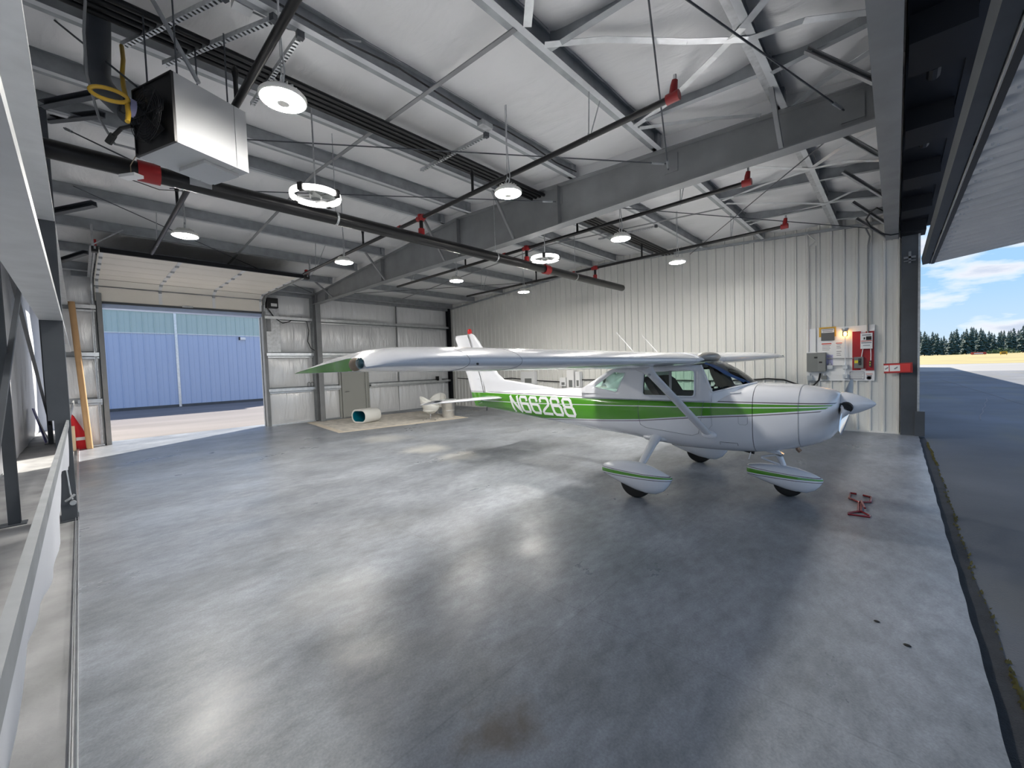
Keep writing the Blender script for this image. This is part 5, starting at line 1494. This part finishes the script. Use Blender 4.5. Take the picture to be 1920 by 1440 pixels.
b = MB().rings([[V((-15.22, yc, z)) + V((dx * math.cos(a), dy * math.sin(a), 0)) for a in [2 * PI * k / 14 for k in range(14)]] for z, yc, dx, dy in ((.0, -.04, .10, .17), (.12, -.05, .12, .175), (.3, -.08, .10, .15), (.5, -.11, .085, .115), (.7, -.15, .07, .075), (.85, -.18, .05, .045), (.9, -.19, .02, .02))])
b.build('bag_body', M['fabric_red'], t, smooth=60)
MB().box(-15.115, -15.10, -.13, .03, .23, .31).build('white_patch', M['paper'], t)
for i, (yy, h, lb) in enumerate([(-.155, .62, 'pale wooden strip standing against the red bag'), (-.185, .50, 'shorter pale wooden strip beside the waist-high rail')]):
    t = MB().box(-14.95 - i * .12, -14.90 - i * .12, yy - .035, yy + .02, 0, h).build('wood_strip', M['wood'], None, (-14.92 - i * .12, yy, 0)); tag(t, lb, 'wood strip', None, 'thing')
bgp = V((-17.9, -.72, 0))
t = thing('folder_bundle', 'purple and white flat folders leaning behind the corridor post', 'folder', bgp)
MB().beam(bgp + V((0, -.02, 0)), bgp + V((-.05, -.22, 1.0)), .7, .02, up=V((0, 1, 0))).build('purple_folder', M['purple'], t)
MB().beam(bgp + V((.10, .05, 0)), bgp + V((.02, -.16, .72)), .3, .015, up=V((0, 1, 0))).build('white_folder', M['paper'], t)
t = MB().beam(V((-19.6, -.42, .0)), V((-19.7, -.46, .50)), .30, .015, up=V((1, 0, 0))).build('paper_sheet', M['paper'], None, (-19.6, -.42, 0)); tag(t, 'white paper sheet propped up at the end of the narrow corridor', 'paper', None, 'thing')

# ================================================================== RUG, SEATS, BUCKET, STOOL
R4 = [V((-15.2, 5.45, 0)), V((-11.64, 5.03, 0)), V((-10.97, 9.33, 0)), V((-14.53, 9.75, 0))]
t = thing('rug', 'large worn beige rug on the concrete in front of the walk door', 'rug', (R4[0] + R4[2]) / 2)
c = (R4[0] + R4[2]) / 2
def slab(pts, z0, z1):
    n = len(pts)
    return MB().add([V((p.x, p.y, z0)) for p in pts] + [V((p.x, p.y, z1)) for p in pts], [tuple(range(n))[::-1], tuple(range(n, 2 * n))] + [(i, (i + 1) % n, n + (i + 1) % n, n + i) for i in range(n)])
slab(R4, .0005, .008).build('rug_border', M['rug_edge'], t)
slab([c + (p - c) * .91 for p in R4], .0008, .010).build('rug_field', M['rug'], t)
# tube-shaped stool
t = thing('tube_stool', 'white rounded tube-shaped stool with teal lining standing on the rug', 'stool', (-13.2, 6.68, .01))
def rr(w, h, r, y, zc, k=7):
    out = []
    for cx, cz, a0 in ((w / 2 - r, h / 2 - r, 0), (-w / 2 + r, h / 2 - r, PI / 2), (-w / 2 + r, -h / 2 + r, PI), (w / 2 - r, -h / 2 + r, 1.5 * PI)):
        for i in range(k + 1):
            a = a0 + PI / 2 * i / k; lx, ly = cx + r * math.cos(a), y - 6.68; ca, sa = math.cos(.27), math.sin(.27); out.append(V((-13.2 + lx * ca - ly * sa, 6.68 + lx * sa + ly * ca, zc + cz + r * math.sin(a))))
    return out
zc = .245; W_, H_ = .70, .465
y0, y1 = 6.35, 7.02
MB().rings([rr(W_ - .02, H_ - .02, .20, y0, zc), rr(W_, H_, .21, y0 + .02, zc), rr(W_, H_, .21, y1 - .02, zc), rr(W_ - .02, H_ - .02, .20, y1, zc), rr(W_ - .10, H_ - .10, .165, y1, zc), rr(W_ - .11, H_ - .11, .16, y1 - .012, zc), rr(W_ - .11, H_ - .11, .16, y0 + .012, zc), rr(W_ - .10, H_ - .10, .165, y0, zc), rr(W_ - .02, H_ - .02, .20, y0, zc)], False, False).build('shell', M['chair_white'], t, smooth=40)
b = MB(); b.rings([rr(W_ - .115, H_ - .115, .158, y0 + .012, zc), rr(W_ - .115, H_ - .115, .158, y1 - .012, zc)], False, False); b.build('lining', M['teal'], t, smooth=40)
b = MB(); b.rings([rr(W_ - .116, H_ - .116, .157, y1 - .06, zc), rr(W_ - .116, H_ - .116, .157, y1 - .05, zc)]); b.build('back_lining', M['teal'], t)
# swivel egg chairs
def egg_chair(loc, label, face):
    t = thing('swivel_chair', label, 'chair', loc, 'white swivel chairs on the rug')
    c = V(loc); fx = V((math.cos(face), math.sin(face), 0)); sx = V((-fx.y, fx.x, 0))
    def sh(u, v, k):
        a = (u * 2 - 1) * PI
        back = (1 - math.cos(a)) / 2
        rim = .47 + .34 * back ** 1.2
        h = .20 + (rim - .20) * v ** 1.25
        r = (.06 + .27 * math.sin(min(1, v * 1.02) * PI / 2) ** .8) * (1.0 - .07 * back * v) - k
        return c + fx * (r * math.cos(a) * .95 - .06 * back * v) + sx * (r * math.sin(a)) + V((0, 0, h + k * .6))
    bb = MB().grid(lambda u, v: sh(u, v, 0), 36, 10)
    o = bb.build('shell', M['chair_white'], t, smooth=60); md = o.modifiers.new('thick', 'SOLIDIFY'); md.thickness = .025; md.offset = -1
    MB().lathe([(.001, .27), (.20, .27), (.25, .30), (.255, .35), (.22, .38), (.001, .385)], c, n=24).build('seat_cushion', M['chair_white'], t, smooth=40)
    MB().lathe([(.022, .03), (.022, .22)], c, n=12).build('pedestal', M['chrome'], t, smooth=40)
    for k in range(4):
        a = face + PI / 4 + k * PI / 2; d = V((math.cos(a), math.sin(a), 0))
        MB().beam(c + d * .02 + V((0, 0, .03)), c + d * .30 + V((0, 0, .016)), .035, .016).build('leg', M['chrome'], t)
        MB().lathe([(.018, .0), (.018, .012)], c + d * .29, n=8).build('foot', M['black'], t)
egg_chair((-11.72, 8.27, .01), 'white egg-shaped swivel chair in front of the metal bucket table', .7)
egg_chair((-12.75, 9.35, .01), 'white swivel chair behind the metal bucket table', -1.0)
t = thing('metal_bucket', 'large brushed-metal bucket used as a table on the rug', 'bucket', (-11.72, 9.05, .01))
c = V((-11.72, 9.05, .01))
MB().lathe([(.001, 0), (.20, 0), (.205, .02), (.255, .60), (.265, .61), (.255, .62), (.245, .60), (.20, .04), (.001, .03)], c, n=36).build('bucket_body', M['bucket'], t, smooth=40)
MB().lathe([(.225, .22), (.232, .235), (.232, .25), (.23, .26)], c, n=36).build('bucket_band', M['bucket'], t, smooth=40)
MB().lathe([(.001, .622), (.30, .622), (.30, .642), (.001, .642)], c, n=36).build('table_top', mat('clear_top', (.62, .66, .66), .1), t, smooth=40)

# tow bar
t = thing('tow_bar', 'red steel aircraft tow bar lying on the concrete in front of the nose wheel', 'tow bar', (-.30, 6.15, 0))
def tp(X, Y, z=.014): return at(1370 + X / 4.234, 640 + Y / 4.234, z=z)
b = MB(); b.tube([tp(1000, 1212), tp(950, 1204), tp(942, 1245), tp(1022, 1278)], .012, 8); b.tube([tp(1052, 1222), tp(1116, 1238), tp(1110, 1276), tp(1022, 1278)], .012, 8)
b.build('fork', M['tire_red'], t, smooth=50)
b = MB(); b.tube([tp(1016, 1280), tp(1014, 1352)], .012, 8); b.tube([tp(1038, 1278), tp(1036, 1352)], .012, 8); b.build('shaft', M['tire_red'], t, smooth=50)
MB().tube([tp(1036, 1264, .035), tp(1066, 1324, .035)], .011, 8).build('locking_bar', M['tire_red'], t, smooth=50)
MB().tube([tp(1015, 1350), tp(936, 1362), tp(936, 1372), tp(1100, 1394), tp(1108, 1386), tp(1036, 1350), tp(1015, 1350)], .011, 8).build('handle', M['tire_red'], t, smooth=50)
for (px, py, s, lb) in ((1644, 1166, .012, 'dark speck of dirt on the concrete, the one nearer the tow bar'), (1701, 1211, .014, 'dark speck of dirt on the concrete near the slab edge')):
    p = at(px, py, z=0); t = MB().ball(p + V((0, 0, .004)), s, 8, (1.4, 1, .4)).build('dirt_clod', M['rubber'], None, p); tag(t, lb, 'dirt', None, 'thing')

# ================================================================== RIBBED-WALL PANEL BOARD
YB = Y_C - .032
def w8(X, Y, y=None): return at(1500 + X / 8, 580 + Y / 8, y=y if y is not None else YB)
def wbox(mb, X0, X1, Y0, Y1, d0, d1):
    """a box on the wall from 8x-zoom pixel corners; d0, d1 distances off the rib faces"""
    p = w8((X0 + X1) / 2, Y0, YB - d1); q = w8((X0 + X1) / 2, Y1, YB - d1); l = w8(X0, (Y0 + Y1) / 2, YB - d1); r = w8(X1, (Y0 + Y1) / 2, YB - d1)
    return mb.box(l.x, r.x, YB - d1, YB - d0, q.z, p.z)
def wthing(name, label, cat, X, Y, d=.03):
    return thing(name, label, cat, w8(X, Y, YB - d))
t = wthing('backboard', 'white plywood board fixed to the ribbed wall behind the panels', 'board', 600, 660, .0)
b = MB(); wbox(b, 100, 1120, 262, 1070, .001, .016); b.build('board_face', M['white_paint'], t)
wb = .016
t = wthing('electrical_panel', 'grey electrical panel on the white board with two conduits from above', 'panel', 245, 790)
b = MB(); wbox(b, 100, 388, 652, 935, wb, .13); b.build('cabinet', M['grey_paint'], t)
b = MB(); wbox(b, 262, 380, 668, 922, .13, .137); b.build('panel_door', mat('grey_enamel_door', (.20, .21, .205), .4), t)
b = MB(); wbox(b, 212, 262, 712, 735, .13, .139); wbox(b, 285, 332, 783, 806, .137, .145); b.build('latch', M['black'], t)
t = wthing('sign', 'yellow-edged slate sign at the top of the white board', 'sign', 415, 365)
b = MB(); wbox(b, 285, 540, 266, 412, wb, .03); b.build('yellow_backing', M['sign_yellow'], t)
b = MB(); wbox(b, 316, 516, 288, 468, .03, .045); b.build('slate_face', M['sign_grey'], t)
b = MB(); wbox(b, 320, 512, 294, 350, .045, .048); b.build('white_header', M['paper'], t)
b = MB(); wbox(b, 332, 500, 302, 316, .048, .0495); wbox(b, 340, 490, 328, 338, .048, .0495); b.build('print', M['print_grey'], t)
def paper_sign(label, X0, X1, Y0, Y1, red=None, lines=4, mt='paper', frame=None, d=.018):
    t = wthing('sign', label, 'sign', (X0 + X1) / 2, (Y0 + Y1) / 2)
    b = MB(); wbox(b, X0, X1, Y0, Y1, wb, d)
    b.build('sheet', M[mt], t)
    if red:
        b = MB(); wbox(b, X0 + 4, X1 - 4, Y0 + 6, Y0 + red, d, d + .002); b.build('red_band', M['print_red'], t)
    b = MB()
    y0 = Y0 + (red or 8) + 14
    st = (Y1 - y0) / lines
    for i in range(lines):
        e = X1 - 14 - (i * 37 % 23)
        wbox(b, X0 + 14, e, y0 + st * i, y0 + st * i + st * .32, d, d + .0015)
    b.build('print', M['print_grey'], t)
    if frame:
        b = MB(); wbox(b, X0, X1, Y0, Y0 + 9, d, d + .006); wbox(b, X0, X1, Y1 - 9, Y1, d, d + .006); wbox(b, X0, X0 + 9, Y0, Y1, d, d + .006); wbox(b, X1 - 9, X1, Y0, Y1, d, d + .006); b.build('frame', M[frame], t)
    return t
paper_sign('small white sign with red heading below the slate sign', 320, 475, 503, 628, 22, 4)
paper_sign('narrow white sign with red heading left of the caged bulb pipe', 534, 636, 494, 600, 18, 3)
paper_sign('lower narrow white notice under the red-headed narrow sign', 534, 636, 606, 712, None, 3)
paper_sign('lavender notice beside the electrical panel', 396, 494, 682, 838, None, 6, 'lavender')
paper_sign('wide white notice with dark frame at the bottom of the board', 745, 966, 935, 1052, None, 4, 'paper', 'print_grey')
t = paper_sign('small white notice with round emblem at the bottom corner of the board', 985, 1092, 960, 1056, 14, 1)
c = w8(1035, 1028, YB - .02)
MB().lathe([(.045, 0), (.045, .002), (.036, .002), (.036, 0)], c, V((0, -1, 0)), 20).build('round_emblem', M['print_grey'], t)
# lit bulb in a wire cage on its conduit
t = wthing('caged_bulb', 'lit amber bulb in a glass jar fixture on the white board', 'lamp', 675, 400, .08)
c = w8(676, 300, YB - .08)
MB().lathe([(.06, .03), (.065, .0), (.05, -.03), (.045, -.05)], c, n=18).build('cap', M['galv'], t, smooth=40)
MB().ball(c + V((0, 0, -.105)), .030, 14, (1, 1, 1.25)).build('bulb', M['bulb'], t, smooth=60)
MB().lathe([(.046, -.05), (.050, -.10), (.046, -.15), (.02, -.175)], c, n=18).build('glass_jar', glass('jar_glass', (.95, .9, .8)), t, smooth=60)
b = MB()
for k in range(6):
    a = 2 * PI * k / 6; d = V((math.cos(a), math.sin(a), 0))
    b.tube([c + d * .05 + V((0, 0, -.04)), c + d * .056 + V((0, 0, -.10)), c + d * .045 + V((0, 0, -.16)), c + V((0, 0, -.185))], .003, 4)
b.build('wire_cage', M['galv'], t)
b = MB().tube([c + V((0, 0, -.18)), V((c.x, c.y, w8(676, 1030).z))], .011, 8); b.build('conduit', M['galv_bright'], t, smooth=50)
for Y in (862, 1000):
    p = w8(676, Y, c.y); b = MB().box(p.x - .045, p.x + .045, YB - .12, YB - wb, p.z - .045, p.z + .045); b.tube([p + V((0, 0, .05)), p + V((0, 0, .085))], .022, 8); b.build('outlet_box', M['galv_bright'], t)
for i, (X, Y, lb) in enumerate([(145, 1022, 'square metal outlet under the corner of the electrical panel'), (358, 1022, 'grey outlet box under the electrical panel, beside the thick cable'), (447, 868, 'small metal box between electrical panel and bulb conduit')]):
    t = wthing('outlet_box', lb, 'outlet', X, Y); b = MB(); wbox(b, X - 42, X + 42, Y - 28, Y + 30, wb, .085); b.build('box_body', M['galv_bright'] if i != 1 else M['grey_paint'], t)
    b = MB(); p = w8(X, Y - 40, YB - .05); b.tube([p + V((0, 0, .03)), p + V((0, 0, -.03))], .024, 8); b.build('connector', M['galv'], t)
def conduit(name, label, pts, r, m):
    t = MB().tube(pts, r, 8).build(name, m, None, pts[0], smooth=50); return tag(t, label, 'conduit' if 'conduit' in name else 'cable', None, 'thing')
yv = YB - .07
conduit('conduit', 'thin horizontal conduit between electrical panel and red board', [w8(392, 737, yv), w8(800, 733, yv)], .010, M['galv_dull'])
conduit('conduit', 'thin horizontal conduit below the lavender notice', [w8(480, 848, yv), w8(640, 846, yv)], .010, M['galv_dull'])
p = w8(126, 640, YB - .03)
top = V((p.x, p.y, at(1534, 470, y=p.y).z))
hp_ = [at(1530, 452, y=p.y), at(1515, 440, y=p.y), at(1490, 438, y=p.y), at(1440, 449, y=p.y), at(1405, 456, y=p.y)]
conduit('conduit', 'white conduit rising from the electrical panel and bending along the roof line', [p, V((p.x, p.y, hp_[0].z - .1))] + hp_, .016, M['liner_trim'])
p = w8(242, 640, YB - .03)
conduit('conduit', 'thin grey conduit rising straight from the electrical panel', [p, V((p.x, p.y, 4.35))], .009, M['galv_dull'])
p = w8(1017, 350, YB - .04)
conduit('conduit', 'dark conduit rising from the red control board to the header brace', [p, V((p.x, p.y, 4.15)), V((p.x + .03, p.y - .1, 4.32)), V((p.x - .02, p.y - .45, 4.42))], .016, M['primer'])
# red control board
t = wthing('red_board', 'red notched board holding the door controls', 'board', 948, 620)
b = MB(); n0, n1 = 912, 985
for X0, X1, Y0, Y1 in ((785, n0, 332, 912), (n0, n1, 352, 890), (n1, 1112, 326, 915)): wbox(b, X0, X1, Y0, Y1, wb, .036)
b.build('board_face', M['red_board'], t)
t = wthing('door_controller', 'white door control box with dark display on the red board', 'control box', 995, 470)
b = MB(); wbox(b, 906, 1086, 355, 590, .036, .11); b.build('case', M['white_paint'], t)
b = MB(); wbox(b, 990, 1072, 404, 460, .11, .115); wbox(b, 955, 975, 420, 452, .11, .114); b.build('display', M['black'], t)
b = MB(); wbox(b, 915, 1078, 468, 478, .11, .113); b.build('red_line', M['print_red'], t)
b = MB(); wbox(b, 930, 1062, 376, 392, .11, .113); wbox(b, 918, 1074, 492, 508, .11, .113); wbox(b, 945, 1050, 536, 546, .11, .113); b.build('print', M['print_grey'], t)
conduit('control_cable', 'white cable from the control box down to the hand pendant', [w8(1060, 590, yv), w8(1064, 690, yv), w8(1062, 765, yv)], .009, M['white_paint'])
conduit('control_cable', 'white cable from the control box to the grey switch box', [w8(945, 590, yv), w8(935, 640, yv), w8(922, 712, yv)], .009, M['white_paint'])
t = wthing('switch_box', 'grey disconnect switch box with yellow label on the red board', 'switch', 880, 797)
b = MB(); wbox(b, 810, 950, 714, 882, .036, .10); b.build('case', M['grey_paint'], t)
b = MB(); wbox(b, 817, 870, 766, 808, .10, .104); b.build('yellow_label', M['label_yellow'], t)
b = MB(); wbox(b, 878, 888, 735, 835, .10, .115); wbox(b, 903, 912, 735, 835, .10, .115); wbox(b, 888, 903, 775, 790, .10, .112); b.build('switch_lever', M['black'], t)
t = wthing('hand_pendant', 'small dark push-button pendant hanging low on the red board', 'switch', 1048, 820)
b = MB(); wbox(b, 1034, 1066, 770, 862, .036, .085); b.build('pendant_body', M['primer_dark'], t)
b = MB(); wbox(b, 1042, 1058, 790, 806, .085, .092); wbox(b, 1042, 1058, 825, 841, .085, .092); b.build('push_button', M['label_yellow'], t)
# red holder on the column
t = thing('wedge_holder', 'red sign holder with two white pictures bridging ribbed wall and column', 'sign', w8(1470, 880, 11.95))
b = MB(); p0 = w8(1258, 888, 11.98); p1 = w8(1690, 872, 11.90)
hz = (w8(1500, 805, 11.95).z - w8(1500, 955, 11.95).z)
b.beam(p0, p1, .02, hz, up=V((0, 0, 1))); b.build('holder_back', M['red_paint'], t)
pp = mat('bright_red', (.60, .03, .03), .4)
d = (p1 - p0).normalized(); nrm = V((d.y, -d.x, 0)).normalized()
if nrm.y > 0: nrm = -nrm
b = MB(); b.beam(p0 + d * .02 + nrm * .014, p1 - d * .03 + nrm * .014, .008, hz * .8); b.build('holder_front', pp, t)
for X0, X1 in ((1262, 1338), (1352, 1508)):
    fa, fb_ = (X0 - 1258) / 432, (X1 - 1258) / 432
    q0 = p0 + (p1 - p0) * fa + nrm * .022; q1 = p0 + (p1 - p0) * fb_ + nrm * .022
    b = MB(); b.beam(q0, q1, .005, hz * .62); pic = b.build('picture', M['paper'], t)
    b = MB(); m_ = q0 * .35 + q1 * .65 + nrm * .004; b.beam(m_ + V((-.03, 0, -.02)), m_ + V((.03, 0, .03)), .004, .025); b.build('picture_print', M['print_grey'], pic)
# long cable along the ribbed wall
yc_ = YB - .02
cp = [at(858, 709, y=12.1), at(905, 712, y=yc_), at(960, 709, y=yc_), at(1000, 713, y=yc_), at(1050, 716, y=yc_), at(1085, 712, y=yc_), at(1150, 712, y=yc_), at(1250, 713, y=yc_), at(1330, 714, y=yc_), at(1400, 713, y=yc_), at(1440, 710, y=yc_), at(1470, 712, y=yc_), at(1490, 719, y=yc_), at(1510, 725, y=yc_), at(1526, 722, y=yc_), at(1535, 713, y=yc_), at(1538, 700, y=YB - .05)]
conduit('wall_cable', 'long thick black cable sagging along the ribbed wall to the electrical panel', cp, .018, M['black'])
for (x0, x1, y0, y1, lb, mm) in ((977, 1003, 697, 720, 'white box unit on the ribbed wall behind the tail, the one nearer the corner', 'white_paint'), (1050, 1062, 708, 724, 'small white outlet box low on the ribbed wall behind the tail', 'white_paint'), (1063, 1077, 694, 728, 'pale cabinet on the ribbed wall behind the tail', 'paper'), (1079, 1088, 697, 726, 'narrow white cabinet on the ribbed wall next to the rear window', 'white_paint')):
    p = at(x0, y0, y=YB - .15); q = at(x1, y1, y=YB - .15)
    t = thing('wall_box', lb, 'box', ((p.x + q.x) / 2, YB, q.z)); MB().box(p.x, q.x, YB - .18, YB, q.z, p.z).build('case', M[mm], t)
    MB().box(p.x + (q.x - p.x) * .3, p.x + (q.x - p.x) * .8, YB - .185, YB - .18, q.z + .04, q.z + (p.z - q.z) * .45).build('cover_plate', M['grey_paint'], t)

# ================================================================== OUTSIDE
# blue hangar across the alley
XH = -31.8
t = thing('hangar_building', 'blue ribbed metal hangar with pale green upper strip across the alley', 'building', (XH, 4, -.02))
MB().box(XH - 12, XH - .06, -6, 15, -.02, 6.3).build('shell', M['blue_trim'], t)
MB().beam((XH - 6, -6.3, 6.7), (XH - 6, 15.3, 6.7), 13, .12).build('roof', M['blue_trim'], t)
pn = .51
yy = -6.0
first = {}
while yy < 15 - .01:
    for z0, z1, nm, mt in ((.14, 4.40, 'wall_panel', 'blue_wall'), (4.42, 5.68, 'upper_panel', 'green_strip')):
        if nm in first:
            o = copy_part(first[nm], (0, yy - first[nm]['y0'], 0), t)
        else:
            bb = MB(); prof = [(yy, 0), (yy + .012, .035), (yy + .04, .035), (yy + .052, 0), (yy + .26, 0), (yy + .265, .010), (yy + .28, .010), (yy + .285, 0), (yy + pn, 0)]; n = len(prof)
            bb.add([(XH + d, y, z0) for y, d in prof] + [(XH + d, y, z1) for y, d in prof], [(i, i + 1, n + i + 1, n + i) for i in range(n - 1)])
            o = bb.build(nm, M[mt], t, recalc=False); o['y0'] = yy; first[nm] = o
    yy += pn
MB().box(XH, XH + .07, -6, 15, -.02, .14).build('base_rail', M['primer_dark'], t)
MB().box(XH, XH + .09, -6, 15, 5.68, 6.3).build('eave_flashing', M['blue_trim'], t)
MB().box(XH, XH + .05, -6, 15, 4.395, 4.43).build('strip_flashing', M['galv_bright'], t)
ypost = at(333, 680, x=XH).y
MB().box(XH, XH + .08, ypost - .06, ypost + .06, .0, 5.68).build('door_post', M['galv_bright'], t)
p = at(454, 635, x=XH)
MB().box(XH, XH + .16, p.y - .14, p.y + .16, p.z - .08, p.z + .08).build('wall_light', M['paper'], t)
MB().box(XH, XH + .14, p.y - .20, p.y - .14, p.z - .10, p.z + .10).build('light_bracket', M['black'], t)
# neighbouring hangar of the same row, behind the ribbed wall
t = thing('hangar_building', 'row of neighbouring hangars continuing beyond the ribbed wall', 'building', (-7.5, 45, 0))
bb = MB(); pr = [(-15.6, -.2), (.30, -.2), (.30, 4.75), (RIDGE_X, 5.4), (-15.6, 4.75)]; n = 5
bb.add([(x, 12.6, z) for x, z in pr] + [(x, 78, z) for x, z in pr], [tuple(range(5)), tuple(range(5, 10))[::-1]] + [(i, (i + 1) % 5, 5 + (i + 1) % 5, 5 + i) for i in range(5)])
bb.build('hangar_shell', M['liner_trim'], t)
for k in range(4):
    MB().box(.30, .36, 14 + k * 16, 28 + k * 16, 0, 4.2).build('closed_door', M['white_panel'], t)

# airfield signs and conifers
def far(px, dist):
    d = FWD + RIGHT * ((px - 960) / FOC); k = dist / d.dot(FWD); return V((d.x * k, d.y * k, -.04))
def field_sign(px, dist, w, h, m, label, tri=False):
    p = far(px, dist); t = thing('airfield_sign', label, 'sign', p)
    MB().box(p.x - w / 2, p.x + w / 2, p.y - .15, p.y + .15, p.z + .35, p.z + .35 + h).build('sign_box', m, t)
    b = MB().box(p.x - w * .3, p.x + w * .3, p.y - .16, p.y - .15, p.z + .35 + h * .3, p.z + .35 + h * .7); b.build('sign_face', M['paper'] if tri else M['black'], t)
    for s in (-1, 1): MB().box(p.x + s * w * .4 - .04, p.x + s * w * .4 + .04, p.y - .04, p.y + .04, p.z, p.z + .35).build('sign_leg', M['primer_dark'], t)
field_sign(1834, 210, 5.2, 1.2, mat('red_sign', (.45, .05, .04), .5), 'long low red airfield sign in the grass before the trees', True)
field_sign(1881, 170, 2.0, 1.1, mat('orange_sign', (.75, .42, .03), .5), 'small orange airfield sign standing in the dry grass')
def bush(px, dist, r, label):
    p = far(px, dist); b = MB()
    for k in range(260):
        a = random.uniform(0, 2 * PI); rr_ = r * math.sqrt(random.random()); z = random.random() ** 1.3 * r * .42 * math.sqrt(max(.02, 1 - (rr_ / r) ** 2))
        c = p + V((rr_ * math.cos(a), rr_ * math.sin(a), z)); s = r * .10
        v = [c + V((random.uniform(-s, s), random.uniform(-s, s), random.uniform(-s * .4, s))) for _ in range(4)]
        b.add(v, [(0, 1, 2), (0, 2, 3), (0, 1, 3), (1, 2, 3)])
    t = b.build('bush', M['bush'], None, p); tag(t, label, 'bush', None, 'thing')
bush(1878, 300, 9, 'pale rounded bush at the foot of the conifers')
bush(1790, 330, 4, 'small pale bush beside the red airfield sign')
def conifer(p, h, seed, label=None):
    rnd = random.Random(seed)
    t = thing('conifer_tree', label or 'dark green conifer in the treeline beyond the dry grass', 'tree', p, 'conifers beyond the airfield')
    MB().tube([p, p + V((0, 0, h * .96))], [h * .018, h * .003], 6).build('trunk', M['bark'], t)
    b = MB(); n = 26
    for i in range(n):
        f = i / (n - 1); z = h * (.08 + .92 * f); R = h * .235 * (1 - f) ** .75 * rnd.uniform(.75, 1.15) + h * .006
        k = 11 if f < .7 else 7
        for j in range(k):
            a = rnd.uniform(0, 2 * PI); r = R * rnd.uniform(.7, 1.1); dr = V((math.cos(a), math.sin(a), 0)); sd = V((-dr.y, dr.x, 0))
            tip = p + dr * r + V((0, 0, z - r * rnd.uniform(.15, .45)))
            base0 = p + V((0, 0, z)); w = r * rnd.uniform(.22, .38)
            midp = base0 * .45 + tip * .55
            b.add([base0 + V((0, 0, h * .012)), midp + sd * w, tip, midp - sd * w, midp + V((0, 0, h * .02)), midp - V((0, 0, h * .02))], [(0, 1, 4), (1, 2, 4), (2, 3, 4), (3, 0, 4), (0, 5, 1), (1, 5, 2), (2, 5, 3), (3, 5, 0)])
    b.build('foliage', M['conifer'], t)
    return t
protos = {}
TR = [(1733, 330, 20, 0), (1741, 345, 17, 1), (1748, 335, 21, 2), (1757, 350, 18, 0), (1764, 340, 15, 1), (1774, 345, 14, 2), (1783, 335, 19, 1), (1793, 350, 22, 0), (1802, 338, 18, 2), (1811, 345, 21, 1), (1820, 335, 23, 0), (1829, 350, 22, 2), (1838, 340, 21, 1), (1846, 345, 17, 0), (1853, 336, 20, 2), (1863, 348, 16, 1), (1872, 340, 18, 0), (1881, 345, 20, 2), (1890, 338, 18, 1), (1899, 350, 21, 0), (1908, 340, 20, 2), (1917, 345, 22, 1), (1927, 338, 20, 0), (1938, 345, 21, 2), (1950, 345, 19, 1), (1725, 345, 21, 2), (1716, 340, 19, 1), (1706, 345, 20, 0),
      (1737, 372, 21, 1), (1753, 375, 22, 0), (1769, 372, 18, 2), (1788, 376, 23, 1), (1806, 372, 23, 0), (1824, 376, 25, 2), (1842, 372, 23, 1), (1858, 376, 21, 0), (1876, 372, 21, 2), (1894, 376, 22, 1), (1912, 372, 23, 0)]
for i_, (px, dist, h, k) in enumerate(TR):
    dist = (320 + 15 * (i_ % 3)) if dist < 360 else (372 + 15 * (i_ % 3))
    h *= .97
    p = far(px, dist)
    if k not in protos: protos[k] = (conifer(p, h, 11 + k * 7), h)
    else:
        o, h0 = protos[k]; r = dup(o, p, None, random.uniform(0, 6)); s = h / h0; r.scale = (s, s, s)
